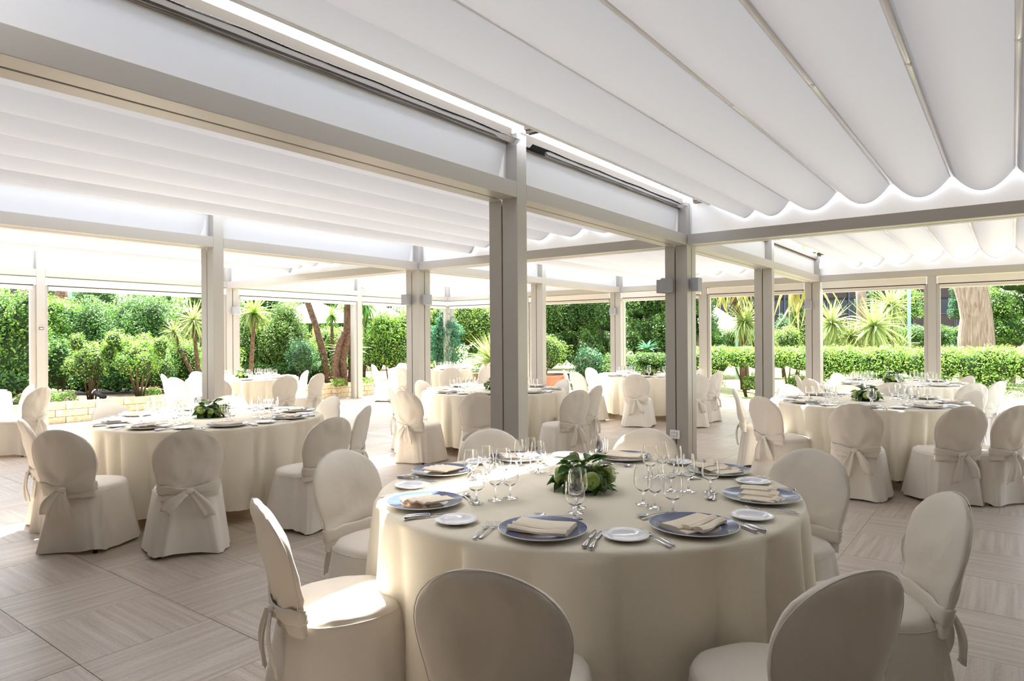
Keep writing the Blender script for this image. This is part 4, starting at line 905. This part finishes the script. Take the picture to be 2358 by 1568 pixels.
shrub(1805, 1868, 690, 800, 24.0, [L_OLIVE, L_DARK], 'dark olive pine bush left of the far right corner post', leaf=.09, z0=0, shape='cone', grp='park shrubs on the right')
shrub(2058, 2122, 664, 752, 29.0, [L_MID, L_LIGHT], 'round clipped tree crown behind the blue pole', leaf=.12, z0=0, dens=1.5, grp='park shrubs on the right', nst=1)
shrub(2000, 2062, 640, 740, 31.0, [L_DARK, L_MID], 'dark tree crown behind the yucca cluster', leaf=.14, z0=0, grp='park shrubs on the right', nst=1)
shrub(2186, 2224, 640, 745, 27.0, [L_DARK, L_BLUE], 'dark cypress left of the pine trunk', leaf=.10, z0=0, shape='tall', dens=1.6, grp='park shrubs on the right', nst=1)
shrub(1968, 1998, 655, 720, 29.5, [L_DARK, L_BLUE], 'small dark cypress left of the slim trunk', leaf=.10, z0=0, shape='tall', grp='park shrubs on the right', nst=1)
trunk([(2252, 830), (2250, 780), (2248, 730), (2240, 690), (2234, 655), (2230, 600)], 20.5, 31, 'thick pine trunk right of the right mid post', 0, BARK, name='pine_tree', grp='pine trunks')
trunk([(1990, 830), (1988, 760), (1984, 700), (1980, 640)], 22.5, 11, 'slim pine trunk behind the yucca cluster', 0, BARK, name='pine_tree', grp='pine trunks')
tree(2268, 2440, 610, 800, 21.0, [L_MID, L_DARK, L_LIGHT], 'tall dense green shrub at the right edge beside the pine', 2330, 6, leaf=.10)
for u, lab in ((2094, 'thin pale blue pole right of the yucca cluster'), (2070, 'second fainter pale blue pole behind the round tree'), (1697, 'distant pale pole over the narrow opening')):
    Y = 23.5 if u != 2070 else 30; g = deep(u, Y); tag(MB().tube([(g.x, g.y, 0), (g.x, g.y, 5.5)], .055 if u != 2070 else .05, 10).obj('pole', mat('pale blue paint', (140, 176, 190), .5) if u == 2094 else bpy.data.materials['pale blue paint'], smooth=True), lab, 'pole', 'pale blue poles in the park')
# white parasols and tents
def parasol(u, vtop, vedge, rpx, Y, label, colr=WPLAS):
    g = deep(u, Y); zt = deep(u, Y, vtop).z; ze = deep(u, Y, vedge).z; r_ = rpx*Y/CF; e = empty('parasol', (g.x, g.y, 0), CTH, label, 'parasol', 'white parasols in the garden')
    MB().tube([(0, 0, 0), (0, 0, zt)], .035, 8).obj('pole', mat('orange wood', (196, 120, 70), .6), e, True)
    V = [(0, 0, zt)]; F = []; n = 8
    for k in range(n): a = 2*PI*k/n+.2; V += [(r_*math.cos(a), r_*math.sin(a), ze), (r_*math.cos(a), r_*math.sin(a), ze-.16)]
    for k in range(n): a = 1+2*k; b = 1+2*((k+1) % n); F += [(0, a, b), (a, a+1, b+1, b)]
    link('canopy', mesh('canopy', V, F, fabric('white parasol cloth', (236, 232, 224), .4)), e)
    for k in range(n): a = 2*PI*k/n+.2; MB().tube([(0, 0, zt-.03), (r_*math.cos(a), r_*math.sin(a), ze-.02)], .012, 5).obj('rib', TWIG, e)
parasol(722, 690, 732, 95, 25, 'broad white parasol behind the palm trunks')
parasol(860, 694, 722, 60, 27, 'white parasol right of the drooping palm')
parasol(1640, 700, 762, 90, 27, 'white parasol between the switch post and the narrow opening yucca')
parasol(60, 700, 726, 90, 24, 'white parasol edge behind the leftmost shrub')
# lower flowers and spot light in the bed
FP = mat('pink petals', (214, 80, 150), .6); FW = mat('white petals', (236, 226, 226), .6)
def flowers(u, v, Y, m, label, n=14, r_=.22):
    g = deep(u, Y); e = empty('flower_patch', (g.x, g.y, BED), CTH, label, 'flowers', 'flowers along the low wall'); leaves('foliage', [(0, 0, .10, r_, r_*.8, .12)], 260, .05, [L_MID, L_LIGHT], e, core=False)
    for i in range(n):
        x, y, z = R.uniform(-r_, r_), R.uniform(-r_, r_)*.8, R.uniform(.14, .26); V = [(x, y, z)]; 
        for k in range(5): a = k*2*PI/5; V += [(x+.022*math.cos(a-.35), y+.022*math.sin(a-.35), z+.012), (x+.03*math.cos(a), y+.03*math.sin(a), z+.016), (x+.022*math.cos(a+.35), y+.022*math.sin(a+.35), z+.012)]
        link('blossom', mesh('blossom', V, [(0, 1+3*k, 2+3*k, 3+3*k) for k in range(5)], m), e)
flowers(348, 905, 14.0, FP, 'pink flowers over the wall left of the white chair pair', 16); flowers(150, 912, 13.0, FW, 'white and green flowering patch beside the leftmost garden post'); flowers(120, 905, 13.2, FP, 'magenta blossoms low beside the leftmost garden post', 5, .15)
flowers(778, 880, 17.0, FP, 'red and pink flowers at the foot of the palm trunks', 14); flowers(845, 874, 17.8, FW, 'white and red flowers right of a thin garden post', 12); flowers(60, 925, 12.7, FP, 'pink flowers at the left edge over the wall', 6)
g = deep(225, 13.1); e = empty('garden_spotlight', (g.x, g.y, BED), CTH, 'small black garden spotlight tilted in the bed', 'spotlight')
MB().tube([(.14, 0, .10), (-.08, 0, .21)], .045, 12).obj('housing', RUB, e, True); MB().tube([(.04, 0, 0), (.04, 0, .13)], .012, 6).obj('stake', RUB, e); MB().tube([(-.08, 0, .21), (-.095, 0, .217)], .043, 12).obj('lens', PORC, e, True)
# far buildings
def building(u0, u1, vt, Y, label, floors, bays, colw, frame, z0=0):
    a = deep(u0, Y); b = deep(u1, Y); L = (b-a).length; e = empty('building', (a.x, a.y, z0), CTH, label, 'building', 'buildings beyond the park'); H = deep((u0+u1)/2, Y, vt).z-z0
    MB().box((0, .1, 0), (L, 4, H+2.2)).obj('wall', colw[0], e); MB().box((-.1, -.3, 0), (L+.1, .1, .9)).obj('plinth', WPLAS, e)
    fh = (H+2.2-.9)/floors; bw = L/bays; wm = MB().box((-bw/2+.06, 0, .05), (bw/2-.06, .08, fh*.46)).me('window', colw[1]); pm = MB().box((-bw/2+.06, .02, 0), (bw/2-.06, .07, fh*.44)).me('panel', colw[2])
    for f in range(floors):
        for k in range(bays): x = (k+.5)*bw; z = .9+f*fh; link('window', wm, e, (x, 0, z)); link('panel', pm, e, (x, 0, z+fh*.53))
    for k in range(bays+1): MB().box((k*bw-.05, -.06, .9), (k*bw+.05, .12, H+2.2)).obj('mullion', frame, e)
    for f in range(floors+1): MB().box((0, -.04, .9+f*fh-.04), (L, .12, .9+f*fh+.04)).obj('rail', frame, e); 
DG = mat('dark blue window glass', (16, 24, 40), .12); DR = mat('dark red brown panel', (40, 22, 24), .5); FR = mat('blue grey frame', (50, 60, 76), .5); DW = mat('dark facade', (26, 24, 28), .6)
building(1560, 2300, 655, 46, 'dark glazed building with red brown panels behind the park', 3, 15, (DW, DG, DR), FR)
building(-60, 150, 690, 40, 'bluish building glimpsed at the upper left behind the shrubs', 2, 5, (mat('pale blue facade', (120, 136, 160), .7), DG, mat('grey blue panel', (96, 110, 134), .6)), FR)
trunk([(58, 830), (60, 740), (62, 690), (56, 640)], 24, 11, 'dark leaning pine trunk at the upper left', 0, BARK2, name='pine_tree', grp='pine trunks'); trunk([(142, 830), (142, 700), (141, 640)], 25, 12, 'dark upright pine trunk left of the hedge', 0, BARK2, name='pine_tree', grp='pine trunks')
# dark tree belt closing the park
bl_ = ['far left edge', 'left of the large round shrub', 'behind the large round shrub', 'behind the left post', 'behind the olive shrub', 'behind the parasol', 'left of the two lamp post', 'behind the far corner', 'left of the tall middle post', 'behind the tall middle post', 'behind the planter', 'behind the dark trees', 'left of the switch post']
for i in range(13):
    u = -40+i*130; g = deep(u, 34); e = empty('tree', (g.x, g.y, 0), CTH, 'distant tree closing the view '+bl_[i], 'tree', 'distant trees behind the garden')
    MB().tube([(0, 0, 0), (.1, 0, 2.2)], .2, 8).obj('trunk', BARK2, e, True)
    leaves('foliage', [(-.6, 0, 2.2, 1.5, 1.4, 1.5), (.7, .3, 2.0, 1.4, 1.4, 1.3), (0, .2, 3.6, 1.5, 1.3, 1.1), (0, 0, .8, 1.7, 1.2, .9)], 1700, .22, [(L_LIGHT, L_MID), (L_MID, L_OLIVE), (L_MID, L_DARK)][i % 3], e)
